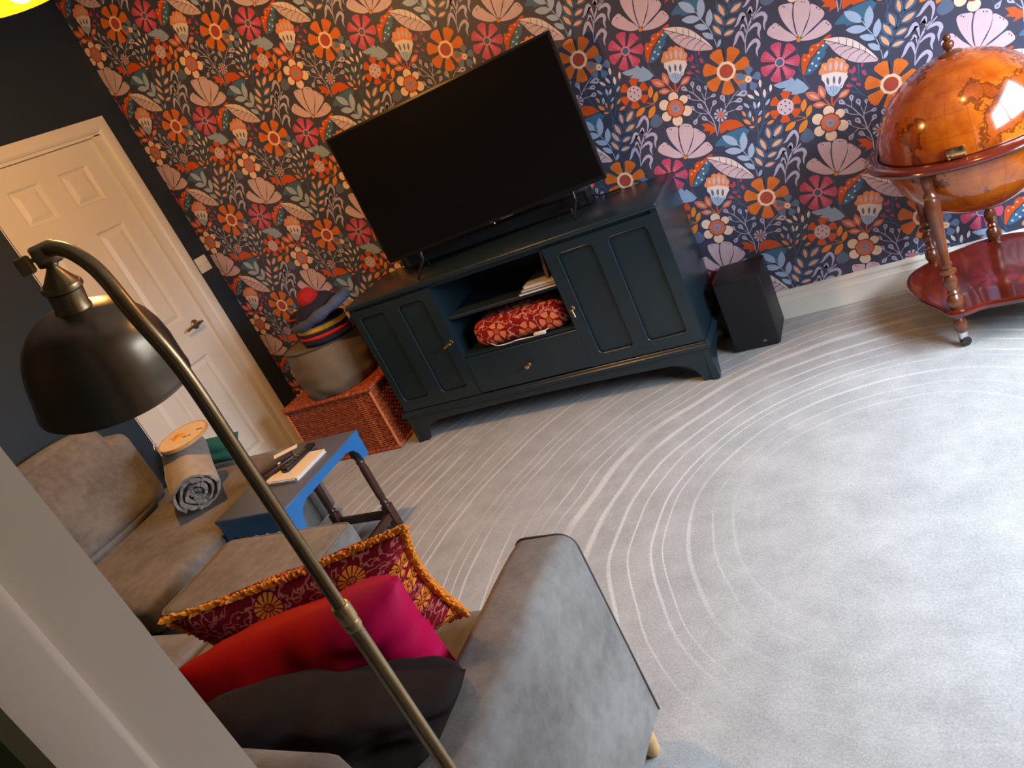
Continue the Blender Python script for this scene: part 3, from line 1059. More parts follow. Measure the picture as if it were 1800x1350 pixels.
# ------------------------------------------------------------------ tv cabinet
X0, X1, YF, ZT_ = 1.035, 2.592, -0.425, .780
cab = empty('tv_cabinet', ((X0 + X1) / 2, -.22, 0), 'long dark teal painted cabinet with panelled doors under the television', 'cabinet')
fx = lambda a, b, d: (a, d, b)
body = MB()
body.box(X0 + .012, X1 - .012, -.06, -.024, .152, .754)                # back
body.box(X0 + .008, X0 + .03, YF + .02, -.022, .15, .755).box(X1 - .03, X1 - .008, YF + .02, -.022, .15, .755)
body.box(X0 + .012, X1 - .012, YF + .02, -.024, .155, .178)            # bottom
body.box(X0 + .012, X1 - .012, YF + .012, -.03, .735, .7565)            # top rail
body.box(1.478, 1.503, YF + .003, -.06, .17, .745).box(2.082, 2.105, YF + .003, -.06, .17, .745)   # dividers
body.box(1.503, 2.082, YF + .012, -.06, .368, .380)                   # drawer deck
body.box(X0 + .004, X0 + .03, YF + .002, YF + .03, .17, .755).box(X1 - .03, X1 - .004, YF + .002, YF + .03, .17, .755)
body.build('carcass', m_teal, cab)
MB().rbox(1.503, 2.082, YF + .03, -.06, .556, .572, .003, 1).build('shelf', m_teal_in, cab)
top = MB().rbox(X0 - .004, X1 + .004, YF - .014, -.020, .757, ZT_, .008, 3).build('cabinet_top', m_teal, cab, 40)
md = MB()
MP = [(0, .150), (.016, .150), (.018, .155), (.016, .162), (.010, .166), (.008, .172), (.004, .176), (0, .176)]
md.prism(MP, lambda a, b, d: (d, YF - a, b), X0 - .012, X1 + .012)
md.prism(MP, lambda a, b, d: (X1 - .006 + a, d, b), YF - .012, -.03).prism(MP, lambda a, b, d: (X0 + .006 - a, d, b), YF - .012, -.03)
md.build('base_moulding', m_teal, cab, 40)
# plinth with bracket feet
def apron(xa, xb):
    pl = [(xa, .152), (xa - .012, .05), (xa - .014, 0), (xa + .050, 0), (xa + .062, .04), (xa + .095, .082), (xa + .16, .100)]
    n = 10
    L = (xb - .16) - (xa + .16)
    for i in range(1, n):
        t = i / n
        pl.append((xa + .16 + L * t, .100 + .012 * math.sin(PI * t)))
    pl += [(xb - .16, .100), (xb - .095, .082), (xb - .062, .04), (xb - .050, 0), (xb + .014, 0), (xb + .012, .05), (xb, .152)]
    return pl
MB().prism(apron(X0 + .012, X1 - .012), fx, YF - .004, YF + .022).build('apron', m_teal, cab)
for s, x in ((-1, X0 + .014), (1, X1 - .014)):
    sp = [(YF - .004, .152), (YF - .012, 0), (YF + .05, 0), (YF + .062, .04), (YF + .10, .085), (YF + .16, .1), (-.16, .1), (-.10, .085), (-.072, .04), (-.065, 0), (-.02, 0), (-.02, .152)]
    MB().prism(sp, lambda a, b, d: (d, a, b), x - .012, x + .012).build('side_apron', m_teal, cab)
# doors with two sunk panels each
def cab_door(xa, xb, pans, hx, label, flip):
    dr = MB().plate([(xa, .180), (xb, .180), (xb, .742), (xa, .742)], [rrect(p0, p1, .228, .706, .022, 4) for p0, p1 in pans], fx, YF, YF + .02)
    dr = dr.build('door', m_teal, cab)
    for p0, p1 in pans:
        q = MB().box(p0 - .004, p1 + .004, YF + .012, YF + .018, .224, .710)
        pn = q.build('panel', m_teal, dr)
        loop = rrect(p0 + .001, p1 - .001, .229, .705, .021, 5)
        MB().tube([(a, YF + .004, b) for a, b in loop], .0046, 6, closed=True).build('bead', m_teal, dr, 60)
    return dr
dL = cab_door(X0 + .006, 1.500, [(1.072, 1.228), (1.302, 1.452)], 1.489, '', 1)
dR = cab_door(2.086, X1 - .006, [(2.138, 2.302), (2.362, 2.534)], 2.113, '', -1)
def drop_handle(parent, x, z, dx, dz):
    k = MB().lathe([(0, 0), (.009, 0), (.009, .002), (.0045, .005), (.0045, .014), (.0085, .018), (.0085, .024), (0, .027)], 14, Matrix.Translation((x, YF, z)) @ Matrix.Rotation(PI / 2, 4, 'X')).build('knob', m_brass, parent, 40)
    MB().tube([(x, YF - .021, z), (x + dx, YF - .026, z + dz)], [.0045, .0062], 10).build('pull', m_brass, k, 50)
drop_handle(dL, 1.487, .470, -.036, -.012)
drop_handle(dR, 2.113, .466, .004, -.034)
drw = MB().rbox(1.504, 2.084, YF, YF + .02, .181, .366, .002, 1).build('drawer', m_teal, cab)
MB().lathe([(0, 0), (.011, 0), (.011, .003), (.005, .006), (.005, .016), (.012, .020), (.012, .028), (.006, .031), (0, .031)], 16, Matrix.Translation((1.805, YF, .268)) @ Matrix.Rotation(PI / 2, 4, 'X')).build('knob', m_brass, drw, 40)

# ------------------------------------------------------------------ television
TVA, TVB = Vector((1.283, -.290, 0)), Vector((2.362, -.160, 0))
tdir = (TVB - TVA).normalized()
tw = (TVB - TVA).length
trz = math.atan2(tdir.y, tdir.x)
TM = Matrix.Translation(TVA) @ Matrix.Rotation(trz, 4, 'Z')     # local: x along, -y towards the room
tv = empty('television', (TVA + TVB) / 2 + Vector((0, 0, .78)), 'large black flat screen television standing on the teal cabinet', 'television')
TZ0, TZ1 = .872, 1.480
MB().rbox(0, tw, 0, .028, TZ0, TZ1, .004, 2, TM).build('bezel', m_black, tv, 40)
MB().box(.010, tw - .010, -.0012, .002, TZ0 + .018, TZ1 - .010, TM).build('screen', m_screen, tv)
MB().rbox(.2, tw - .2, .026, .075, TZ0 + .04, TZ0 + .36, .012, 2, TM).build('rear_housing', m_black, tv, 40)
for fxx in (.16, tw - .16):
    MB().tube([(fxx, .02, TZ0 + .01), (fxx, .012, TZ0 - .04), (fxx, -.115, .786)], [.010, .009, .006], 8, M=TM).tube([(fxx, .02, TZ0 - .035), (fxx, .055, .786)], [.009, .006], 8, M=TM).build('stand_foot', m_black, tv, 50)
MB().box(2.186, 2.191, -.214, -.205, ZT_ + .001, ZT_ + .036).build('foot_edge', m_silver, tv)
MB().box(tw * .5 + .05, tw * .5 + .11, -.0018, 0, TZ0 + .003, TZ0 + .006, TM).build('chrome_strip', m_silver, tv)
def lettering(txt, size, M, mat, parent, name='logo'):
    cu = bpy.data.curves.new(name, 'FONT')
    cu.body = txt
    cu.size = size
    cu.extrude = .0003
    cu.align_x = 'CENTER'
    to = bpy.data.objects.new(name + '_src', cu)
    COL.objects.link(to)
    dg = bpy.context.evaluated_depsgraph_get()
    me_ = bpy.data.meshes.new_from_object(to.evaluated_get(dg))
    bpy.data.objects.remove(to)
    me_.materials.clear()
    me_.materials.append(mat)
    me_.transform(M)
    o = bpy.data.objects.new(name, me_)
    COL.objects.link(o)
    o.parent = parent
    o.matrix_parent_inverse = parent.matrix_world.inverted()
    return o
RX = Matrix.Rotation(PI / 2, 4, 'X')
lettering('LG', .014, TM @ Matrix.Translation((tw / 2 + .005, -.0015, TZ0 + .003)) @ RX, m_silver, tv)
t_led = NT('red_standby_light')
t_led.b.inputs['Emission Color'].default_value = (1, .08, .04, 1)
t_led.b.inputs['Emission Strength'].default_value = 3
MB().box(tw / 2 + .014, tw / 2 + .018, -.002, 0, TZ0 - .004, TZ0 + .0005, TM).build('standby_light', t_led.m, tv)
# sound bar lying on the cabinet behind the television
sb = empty('sound_bar', (1.78, -.085, ZT_), 'long low black sound bar on the cabinet behind the foot of the television', 'speaker')
MB().rbox(1.22, 2.24, -.110, -.028, ZT_ + .001, ZT_ + .066, .006, 2).build('casing', m_black, sb, 40)
MB().tube([(2.235, -.06, ZT_ + .03), (2.27, -.05, ZT_ + .012), (2.31, -.035, ZT_ + .005), (2.36, -.030, ZT_ + .005)], .004, 6).build('cable', m_black, sb, 60)
MB().box(1.24, 2.22, -.1112, -.110, ZT_ + .010, ZT_ + .058).build('grille', M_plain('grille_cloth', (.005, .005, .006, 1), .8, bump=.3, bscale=600), sb)

# things on the cabinet shelves
bz = .5725
for k, (w_, d_, h_, c_, lab) in enumerate(((.19, .24, .010, srgb(92, 88, 86), 'lowest magazine, grey covered, lying flat on the cabinet shelf'),
                                     (.185, .23, .008, srgb(150, 146, 142), 'pale grey magazine second from the bottom on the cabinet shelf'),
                                     (.17, .22, .012, srgb(196, 192, 188), 'white edged magazine lying on top of the flat ones in the cabinet'))):
    b = empty('magazine', (1.985, -.30, bz), lab, 'magazine', 'magazines in the cabinet')
    dx = .012 * k
    MB().box(1.895 + dx, 1.895 + dx + w_, -.405 + .01 * k, -.405 + d_, bz + .001, bz + h_ - .001).build('pages', m_paperw, b)
    MB().box(1.893 + dx, 1.895 + dx + w_, -.407 + .01 * k, -.405 + d_, bz, bz + .001).box(1.893 + dx, 1.895 + dx + w_, -.407 + .01 * k, -.405 + d_, bz + h_ - .001, bz + h_).build('cover', M_plain('magazine_cover', c_, .35, var=.2, scale=25), b)
    bz += h_ + .0005
for k in range(2):
    xk = 2.030 + .024 * k
    Mx = Matrix.Translation((xk, -.37 + .015 * k, bz)) @ Matrix.Rotation(math.radians(8), 4, 'Y')
    b = empty('upright_booklet', (xk, -.37, bz), ['glossy brown booklet standing on the magazines, further from the door', 'pale booklet standing on the magazines against the right cabinet door'][k], 'booklet', 'booklets standing in the cabinet')
    MB().box(.001, .011, 0, .20, .0025, .142, Mx).build('pages', m_paperw, b)
    MB().box(-.0005, .001, -.002, .20, .002, .144, Mx).box(.011, .0125, -.002, .20, .002, .144, Mx).box(-.0005, .0125, -.003, -.002, .002, .144, Mx).build('cover', M_plain('booklet_cover', [srgb(104, 84, 76), srgb(150, 140, 134)][k], .25, var=.45, scale=28), b)

# ------------------------------------------------------------------ soft shapes
def soft_box(x0, x1, y0, y1, z0, z1, r, puff=0.0, amp=.004, n=10, seed=0, M=None):
    """rounded upholstered block with slightly swollen faces"""
    hx, hy, hz = (x1 - x0) / 2, (y1 - y0) / 2, (z1 - z0) / 2
    cx, cy, cz = (x0 + x1) / 2, (y0 + y1) / 2, (z0 + z1) / 2
    bm = bmesh.new()
    bmesh.ops.create_cube(bm, size=2)
    bmesh.ops.subdivide_edges(bm, edges=list(bm.edges), cuts=n, use_grid_fill=True)
    for v in bm.verts:
        p = v.co.copy()
        # denser near the borders
        q = Vector([math.copysign(1 - (1 - abs(c)) ** 1.5, c) if abs(c) < 1 else c for c in p])
        P = Vector((q.x * hx, q.y * hy, q.z * hz))
        inner = Vector((max(-(hx - r), min(hx - r, P.x)), max(-(hy - r), min(hy - r, P.y)), max(-(hz - r), min(hz - r, P.z))))
        d = P - inner
        if d.length > 1e-9:
            P = inner + d.normalized() * r
        nz = mnoise.noise(Vector((P.x * 5 + seed, P.y * 5, P.z * 5))) * amp
        sw = puff * (1 - q.x ** 2) * (1 - q.y ** 2) if abs(p.z) > .999 else 0
        if abs(p.x) > .999: sw = puff * .6 * (1 - q.y ** 2) * (1 - q.z ** 2)
        if abs(p.y) > .999: sw = puff * .6 * (1 - q.x ** 2) * (1 - q.z ** 2)
        nn = d.normalized() if d.length > 1e-9 else Vector((0, 0, 1))
        v.co = P + nn * (nz + sw) + Vector((cx, cy, cz))
    mb = MB()
    return mb.frombm(bm, M)

def pillow(name, TL, TR, BR, BL, thick, mat, parent=None, n=22, pull=.05, seed=0, amp=.010, flat=.55):
    """scatter cushion on four corner points; uv 0..1"""
    TL, TR, BR, BL = map(Vector, (TL, TR, BR, BL))
    nrm = (TR - TL).cross(BL - TL).normalized()
    wd = (TR - TL).length
    vs, uvs, fs = [], [], []
    def pos(i, j, side):
        u, v = i / n, j / n
        a, b = 2 * u - 1, 2 * v - 1
        # edges drawn in between the corners
        uu = u + pull * (-a) * (1 - b * b)
        vv = v + pull * (-b) * (1 - a * a)
        P = (TL * (1 - uu) + TR * uu) * (1 - vv) + (BL * (1 - uu) + BR * uu) * vv
        t = ((1 - a ** 4) * (1 - b ** 4)) ** flat
        w = mnoise.noise(Vector((u * 4 + seed, v * 4, side * 3.1))) + .5 * mnoise.noise(Vector((u * 9 + seed, v * 9, side)))
        return P + nrm * side * (thick / 2 * t + amp * w * min(1, t * 1.3))
    idx = {}
    for side in (1, -1):
        for j in range(n + 1):
            for i in range(n + 1):
                edge = i in (0, n) or j in (0, n)
                key = (i, j) if edge else (i, j, side)
                if key not in idx:
                    idx[key] = len(vs)
                    vs.append(pos(i, j, side if not edge else 0))
                    uvs.append((i / n, 1 - j / n))
        g = lambda i, j: idx[(i, j)] if (i in (0, n) or j in (0, n)) else idx[(i, j, side)]
        for j in range(n):
            for i in range(n):
                q = (g(i, j), g(i + 1, j), g(i + 1, j + 1), g(i, j + 1))
                fs.append(q if side < 0 else q[::-1])
    mb = MB()
    mb.add(vs, fs)
    o = mb.build(name, mat, parent, 80)
    ul = o.data.uv_layers.new(name='UVMap')
    for lp in o.data.loops:
        ul.data[lp.index].uv = uvs[lp.vertex_index]
    rim = [vs[idx[(i, 0)]] for i in range(n)] + [vs[idx[(n, j)]] for j in range(n)] + [vs[idx[(i, n)]] for i in range(n, 0, -1)] + [vs[idx[(0, j)]] for j in range(n, 0, -1)]
    return o, rim

# folded red throw on the lower shelf
rt = empty('folded_throw', (1.80, -.30, .381), 'folded red floral throw with a white cord, in the cabinet below the magazines', 'throw')
bm_ = soft_box(1.585, 2.045, -.405, -.10, .382, .505, .045, .006, .008, 14, 3)
o = bm_.build('folded_cloth', m_redthrow, rt, 80)
ul = o.data.uv_layers.new(name='UVMap')
for lp in o.data.loops:
    c = o.data.vertices[lp.vertex_index].co
    ul.data[lp.index].uv = (c.x * 2.4, (c.z + c.y) * 2.4)
MB().tube(catmull([(1.66, -.402, .40), (1.70, -.420, .388), (1.76, -.418, .386), (1.80, -.425, .392), (1.84, -.414, .386), (1.90, -.420, .388), (1.96, -.405, .40)], False, 5), .0028, 6).build('cord', m_cord, rt, 60)
MB().rbox(1.885, 1.945, -.424, -.408, .383, .401, .006, 2).build('plug', m_cord, rt, 50)

# ------------------------------------------------------------------ subwoofer
sub = empty('subwoofer', (2.732, -.13, 0), 'black subwoofer box on the carpet between the cabinet and the skirting', 'speaker')
SX0, SX1, SY0, SY1 = 2.640, 2.828, -.246, -.022
MB().rbox(SX0, SX1, SY0, SY1, .006, .318, .004, 2).build('housing', m_subblack, sub, 40)
MB().rbox(SX0 + .003, SX1 - .003, SY0 - .004, SY0 + .002, .010, .314, .002, 1).build('front_cloth', M_plain('speaker_cloth', (.006, .006, .008, 1), .8, bump=.4, bscale=700), sub)
for x in (SX0 + .02, SX1 - .02):
    for y in (SY0 + .02, SY1 - .02):
        MB().lathe([(.010, 0), (.010, .007)], 12, Matrix.Translation((x, y, 0))).build('foot', m_black, sub)
lettering('LG', .013, Matrix.Translation((2.770, SY0 - .0046, .030)) @ RX, m_silver, sub)

# ------------------------------------------------------------------ wicker basket
m_willow = M_plain('pale_red_willow', srgb(206, 118, 76), .4, var=.2, scale=50)
BX0, BX1, BY0, BY1, BH = .335, .920, -.443, -.105, .345
bk = empty('wicker_basket', ((BX0 + BX1) / 2, (BY0 + BY1) / 2, 0), 'reddish willow hamper with a lid on the carpet beside the teal cabinet', 'basket')
def weave(z0, z1, x0, x1, y0, y1, step, pitch, amp, rad, mb):
    per = [(x0, y0, x1, y0), (x1, y0, x1, y1), (x1, y1, x0, y1), (x0, y1, x0, y0)]
    rows = int((z1 - z0) / step)
    for r_ in range(rows):
        z = z0 + step * (r_ + .5)
        P = []
        for ax, ay, bx, by in per:
            L = math.hypot(bx - ax, by - ay)
            n = max(4, int(L / (pitch / 2)))
            nx, ny = (by - ay) / L, -(bx - ax) / L
            for k in range(n):
                t = k / n
                s = amp * (1 if (k + r_) % 2 else -1) if k else 0
                jz = random.uniform(-.0012, .0012)
                P.append((ax + (bx - ax) * t + nx * s, ay + (by - ay) * t + ny * s, z + jz))
        mb.tube(P, rad, 5, closed=True)
wv = MB()
weave(.014, BH - .006, BX0, BX1, BY0, BY1, .0122, .034, .0026, .0060, wv)
w1 = wv.build('woven_sides', m_wicker, bk, 70)
w1['kind'] = 'stuff'
MB().box(BX0 + .006, BX1 - .006, BY0 + .006, BY1 - .006, .004, BH - .012).build('lining', M_plain('dark_willow', srgb(70, 26, 14), .8, var=.2), bk)
for x in (BX0, BX1):
    for y in (BY0, BY1):
        sx_, sy_ = (1 if x > .6 else -1), (1 if y > -.27 else -1)
        MB().tube([(x + .003 * sx_, y + .003 * sy_, .006), (x + .003 * sx_, y + .003 * sy_, BH)], .0085, 8).build('corner_stake', m_willow, bk, 60)
def braid(x0, x1, y0, y1, z, rad, name, parent):
    P = []
    for ax, ay, bx, by in ((x0, y0, x1, y0), (x1, y0, x1, y1), (x1, y1, x0, y1), (x0, y1, x0, y0)):
        L = math.hypot(bx - ax, by - ay)
        n = int(L / .008)
        for k in range(n):
            P.append((ax + (bx - ax) * k / n, ay + (by - ay) * k / n, z))
    rs = [rad * (1 + .22 * (1 if i % 2 else -1)) for i in range(len(P))]
    return MB().tube(P, rs, 7, closed=True).build(name, m_wicker, parent, 40)
braid(BX0 - .003, BX1 + .003, BY0 - .003, BY1 + .003, .010, .0095, 'foot_border', bk)
braid(BX0 - .001, BX1 + .001, BY0 - .001, BY1 + .001, BH - .006, .0075, 'rim_border', bk)
# vertical accent twine near the right front corner
tw_ = MB()
for xx in (BX1 - .075, BX1 - .10):
    for k in range(26):
        z = .03 + k * .0115
        tw_.tube([(xx - .009, BY0 - .0055, z), (xx, BY0 - .0085, z + .003), (xx + .009, BY0 - .0055, z + .001)], .0030, 5)
tw_.build('pairing_twine', m_willow, bk, 60)['kind'] = 'stuff'
ldm = MB()
LZ = BH + .004
for r_ in range(36):
    y = BY0 - .006 + (BY1 - BY0 + .012) * (r_ + .5) / 36
    n = 44
    P = [(BX0 - .008 + (BX1 - BX0 + .016) * k / n, y, LZ + .012 + .0028 * (1 if (k + r_) % 2 else -1)) for k in range(n + 1)]
    ldm.tube(P, .0047, 5)
lid = ldm.build('lid', m_wicker, bk, 70)
lid['kind'] = 'stuff'
braid(BX0 - .010, BX1 + .010, BY0 - .010, BY1 + .010, LZ + .008, .0100, 'lid_border', bk)

# ------------------------------------------------------------------ round floor cushion on the basket
PZ0, PZ1, PR, PXY = LZ + .0195, .628, .205, (.655, -.272)
pf_ = empty('floor_cushion', (PXY[0], PXY[1], PZ0), 'round taupe canvas cushion resting on the lid of the wicker hamper', 'cushion')
vs, fs = [], []
SEG, prof = 56, []
for t in [k / 16 for k in range(17)]:
    z = PZ0 + (PZ1 - PZ0) * t
    prof.append((z, PR * (.955 + .045 * math.sin(PI * t) ** .7) * (1 - .10 * max(0, .18 - t) / .18)))
mb = MB()
for k in range(SEG):
    a = 2 * PI * k / SEG
    for i, (z, r) in enumerate(prof):
        t = i / 16
        w = .010 * mnoise.noise(Vector((math.cos(a) * 2, math.sin(a) * 2, t * 5))) + .006 * math.sin(9 * a + 5 * t) * max(0, .5 - t) * 1.6
        tilt = .012 * math.cos(a + 2.4) * t
        vs.append((PXY[0] + (r + w) * math.cos(a), PXY[1] + (r + w) * math.sin(a), z + tilt))
N = len(prof)
for k in range(SEG):
    for i in range(N - 1):
        a, b = k * N + i, ((k + 1) % SEG) * N + i
        fs.append((a, b, b + 1, a + 1))
vs.append((PXY[0], PXY[1], PZ1 + .006)); fs += [(k * N + N - 1, ((k + 1) % SEG) * N + N - 1, len(vs) - 1) for k in range(SEG)]
vs.append((PXY[0], PXY[1], PZ0)); fs += [(((k + 1) % SEG) * N, k * N, len(vs) - 1) for k in range(SEG)]
mb.add(vs, fs).build('cover', m_canvas, pf_, 50)
MB().tube([Vector(vs[k * N + N - 1]) + Vector((0, 0, .001)) for k in range(SEG)], .005, 7, closed=True).build('piping', m_pipe, pf_, 60)

# ------------------------------------------------------------------ woollen hats on the cushion
HX, HY = .735, -.30
h1 = empty('bobble_hat', (HX, HY, PZ1), 'striped yellow, red and navy woollen hat lying on the taupe round cushion', 'hat')
def ring_band(z0, z1, r0, r1, mat, name, parent, knit=48, cx=HX, cy=HY, bul=.006):
    P = []
    m = 6
    prof = []
    for i in range(m + 1):
        t = i / m
        prof.append((r0 + (r1 - r0) * t + bul * math.sin(PI * t), z0 + (z1 - z0) * t))
    b = MB()
    b.lathe(prof, knit, Matrix.Translation((cx, cy, 0)))
    for k in range(len(b.v)):
        x, y, z = b.v[k]
        a = math.atan2(y - cy, x - cx)
        q = 1 + .02 * math.sin(a * knit / 2) + .03 * math.sin(3 * a)
        b.v[k] = (cx + (x - cx) * q * 1.12, cy + (y - cy) * q * .92, z + .008 * math.cos(a + 2.6))
    return b.build(name, mat, parent, 50)
zz = PZ1 + .010
for hgt, mt, nm in ((.026, m_navywool, 'navy_band'), (.020, m_redwool, 'red_stripe'), (.017, m_navywool, 'navy_band'), (.026, m_yelwool, 'yellow_stripe'), (.014, m_navywool, 'navy_band')):
    ring_band(zz, zz + hgt, .122 + .0, .122, mt, nm, h1)
    zz += hgt
h2 = empty('rolled_brim_hat', (HX + .05, HY, zz), 'navy woollen hat with a grey-blue rolled brim and red bobble, topmost of the hats', 'hat')
ring = [(HX + .045 + .158 * math.cos(a), HY + .118 * math.sin(a), zz + .030 + .035 * math.cos(a - .2)) for a in [2 * PI * k / 40 for k in range(40)]]
MB().tube(ring, [.027 + .004 * math.sin(5 * k) for k in range(40)], 10, closed=True).build('rolled_brim', m_bluewool, h2, 60)
cap_ = MB().lathe([(0, .115), (.05, .108), (.095, .085), (.125, .050), (.135, .015), (.120, 0), (0, 0)][::-1], 40, Matrix.Translation((HX + .035, HY, zz + .010)) @ Matrix.Rotation(-.22, 4, 'Y'))
cap_.v = [(x + .010 * mnoise.noise(Vector((x * 14, y * 14, z * 14))), y, z + .012 * mnoise.noise(Vector((x * 11, y * 11, z * 11 + 4)))) for x, y, z in cap_.v]
cap_.build('crown', m_navywool, h2, 70)
pm_ = MB()
bmp = bmesh.new(); bmesh.ops.create_icosphere(bmp, subdivisions=3, radius=.056)
for v in bmp.verts: v.co *= 1 + .07 * mnoise.noise(v.co * 90)
pm_.frombm(bmp, Matrix.Translation((HX + .045, HY - .035, zz + .118))).build('bobble', m_redpom, h2, 80)
h3 = empty('dark_knit_hat', (.565, -.22, PZ1), 'dark knitted hat with thin red stripes half hidden behind the striped one', 'hat')
zz3 = PZ1 + .010
for hgt, mt, nm in ((.055, m_navywool, 'dark_band'), (.010, m_redwool, 'red_stripe'), (.055, m_navywool, 'dark_band'), (.010, m_redwool, 'red_stripe')):
    ring_band(zz3, zz3 + hgt, .058, .058, mt, nm, h3, 30, .560, -.225)
    zz3 += hgt
MB().lathe([(.056, 0), (.04, .02), (0, .03)], 30, Matrix.Translation((.560, -.225, zz3))).build('crown', m_navywool, h3, 60)

# ------------------------------------------------------------------ bar globe
GC = Vector((3.605, -.340, .643)); GR = .258
gl = empty('bar_globe', (GC.x, GC.y, 0), 'amber antique map globe on a wooden stand with turned legs and a shelf', 'globe')
def sph(r, a0, a1, n):
    return [(max(0, r * math.sin(a)), -r * math.cos(a)) for a in [a0 + (a1 - a0) * k / n for k in range(n + 1)]]
up_ = MB().lathe(sph(GR, PI / 2 + .012, PI, 28), 64, cap=False).build('upper_half', m_globe, gl, 80); up_.location = GC
lw_ = MB().lathe(sph(GR, 0, PI / 2 - .012, 28), 64, cap=False).build('lower_half', m_globe, gl, 80); lw_.location = GC
MB().lathe([(GR - .006, -.006), (GR + .003, -.006), (GR + .003, .006), (GR - .006, .006)], 64, Matrix.Translation(GC), cap=False).build('opening_band', M_plain('dark_band', srgb(70, 28, 14), .3, var=.1), gl, 40)
rp = [(GR + .006, -.022), (GR + .04, -.022), (GR + .050, -.016), (GR + .054, -.008), (GR + .050, 0), (GR + .042, .004), (GR + .010, .004), (GR + .006, 0)]
MB().lathe(rp + [rp[0]], 72, Matrix.Translation(GC), cap=False).build('horizon_ring', m_wood_red, gl, 45)
MB().lathe([(0, 0), (.036, 0), (.036, .003), (.030, .007), (.009, .010), (.009, .016), (.015, .020), (.018, .030), (.015, .038), (.008, .043), (.011, .047), (.012, .053), (.008, .060), (0, .064)], 24, Matrix.Translation(GC + Vector((0, 0, GR - .0025)))).build('finial', m_wood_leg, gl, 45)
lt = MB().rbox(-.026, .026, -.010, .006, -.006, .030, .005, 2, Matrix.Translation((3.553, GC.y - GR - .004, GC.z + .014)) @ Matrix.Rotation(-.2, 4, 'Z')).build('latch', m_brass, gl, 40)
for dx in (-.022, .022):
    MB().lathe([(0, 0), (.004, 0), (.003, .003), (0, .004)], 8, Matrix.Translation((3.553 + dx, GC.y - GR - .016, GC.z + .014)) @ Matrix.Rotation(PI / 2, 4, 'X')).build('stud', m_silver, lt)
SHZ = .135
# leg profile from floor to ring
LEG = [(.000, .052), (.014, .052), (.019, .060), (.022, .075), (.020, .092), (.013, .104), (.016, .112), (.016, .122), (.020, SHZ + .014), (.026, SHZ + .028), (.024, SHZ + .046), (.013, SHZ + .060), (.018, SHZ + .068), (.013, SHZ + .076), (.020, SHZ + .095), (.021, SHZ + .115), (.013, SHZ + .132), (.025, SHZ + .140), (.025, SHZ + .147), (.013, SHZ + .154), (.017, SHZ + .166), (.017, SHZ + .172), (.013, SHZ + .180), (.016, SHZ + .26), (.021, SHZ + .34), (.024, SHZ + .385), (.018, SHZ + .402), (.022, SHZ + .410), (.013, SHZ + .425), (.017, SHZ + .45), (.019, .608), (.013, .622), (0, .622)]
legs = [(3.462, -.566), (3.430, -.135), (3.640, -.075), (3.860, -.420)]
for i, (lx, ly) in enumerate(legs):
    d = Vector((GC.x - lx, GC.y - ly))
    if i == 2: d = Vector((0, -.0001))
    top_r = Vector((lx, ly)) + d.normalized() * max(0, d.length - (GR + .03))
    vs_ = MB().lathe(LEG, 18)
    vs_.v = [(x + lx + (top_r.x - lx) * z / .62, y + ly + (top_r.y - ly) * z / .62, z) for x, y, z in vs_.v]
    lg = vs_.build('leg', m_wood_leg, gl, 45)
    MB().rbox(-.012, .012, -.012, .012, .018, .054, .004, 2, Matrix.Translation((lx, ly, 0)) @ Matrix.Rotation(.5, 4, 'Z')).build('castor_fork', m_silver, lg, 40)
    MB().lathe([(.008, -.008), (.016, -.008), (.017, -.004), (.017, .004), (.016, .008), (.008, .008)], 20, Matrix.Translation((lx + .004, ly - .006, .017)) @ Matrix.Rotation(.5, 4, 'Z') @ Matrix.Rotation(PI / 2, 4, 'X')).build('castor_wheel', m_dark, lg, 40)
shp = [(3.432, -.120), (3.385, -.150), (3.340, -.205), (3.325, -.285), (3.335, -.365), (3.365, -.450), (3.405, -.530), (3.432, -.590), (3.468, -.606), (3.505, -.596), (3.540, -.585), (3.62, -.592), (3.72, -.60), (3.82, -.58), (3.89, -.50), (3.92, -.40), (3.91, -.28), (3.86, -.17), (3.78, -.10), (3.70, -.055), (3.64, -.045), (3.58, -.055), (3.52, -.075), (3.47, -.095)]
sp_ = catmull(shp, True, 4)
cxs, cys = 3.62, -.33
ssh = MB()
lv = [(.985, SHZ - .012), (1.0, SHZ - .006), (1.0, SHZ + .002), (.99, SHZ + .008), (.955, SHZ + .010), (.94, SHZ + .007)]
nS = len(sp_)
vv, ff = [], []
for s_, z in lv:
    vv += [(cxs + (x - cxs) * s_, cys + (y - cys) * s_, z) for x, y in sp_]
for k in range(len(lv) - 1):
    for i in range(nS):
        ff.append((k * nS + i, k * nS + (i + 1) % nS, (k + 1) * nS + (i + 1) % nS, (k + 1) * nS + i))
ff.append(tuple(range(nS))); ff.append(tuple(range((len(lv) - 1) * nS, len(lv) * nS)))
ssh.add(vv, ff).build('shelf', m_wood_red, gl, 40)

# ------------------------------------------------------------------ sofas
def foot(parent, x, y, h=.08, name='foot'):
    return MB().lathe([(.013, 0), (.018, .01), (.022, h), (.0, h)], 14, Matrix.Translation((x, y, 0))).build(name, m_palewood, parent, 40)
def outline_piping(pts, rad, parent, mat=m_pipe, closed=False, name='piping'):
    return MB().tube(pts, rad, 7, closed=closed).build(name, mat, parent, 70)

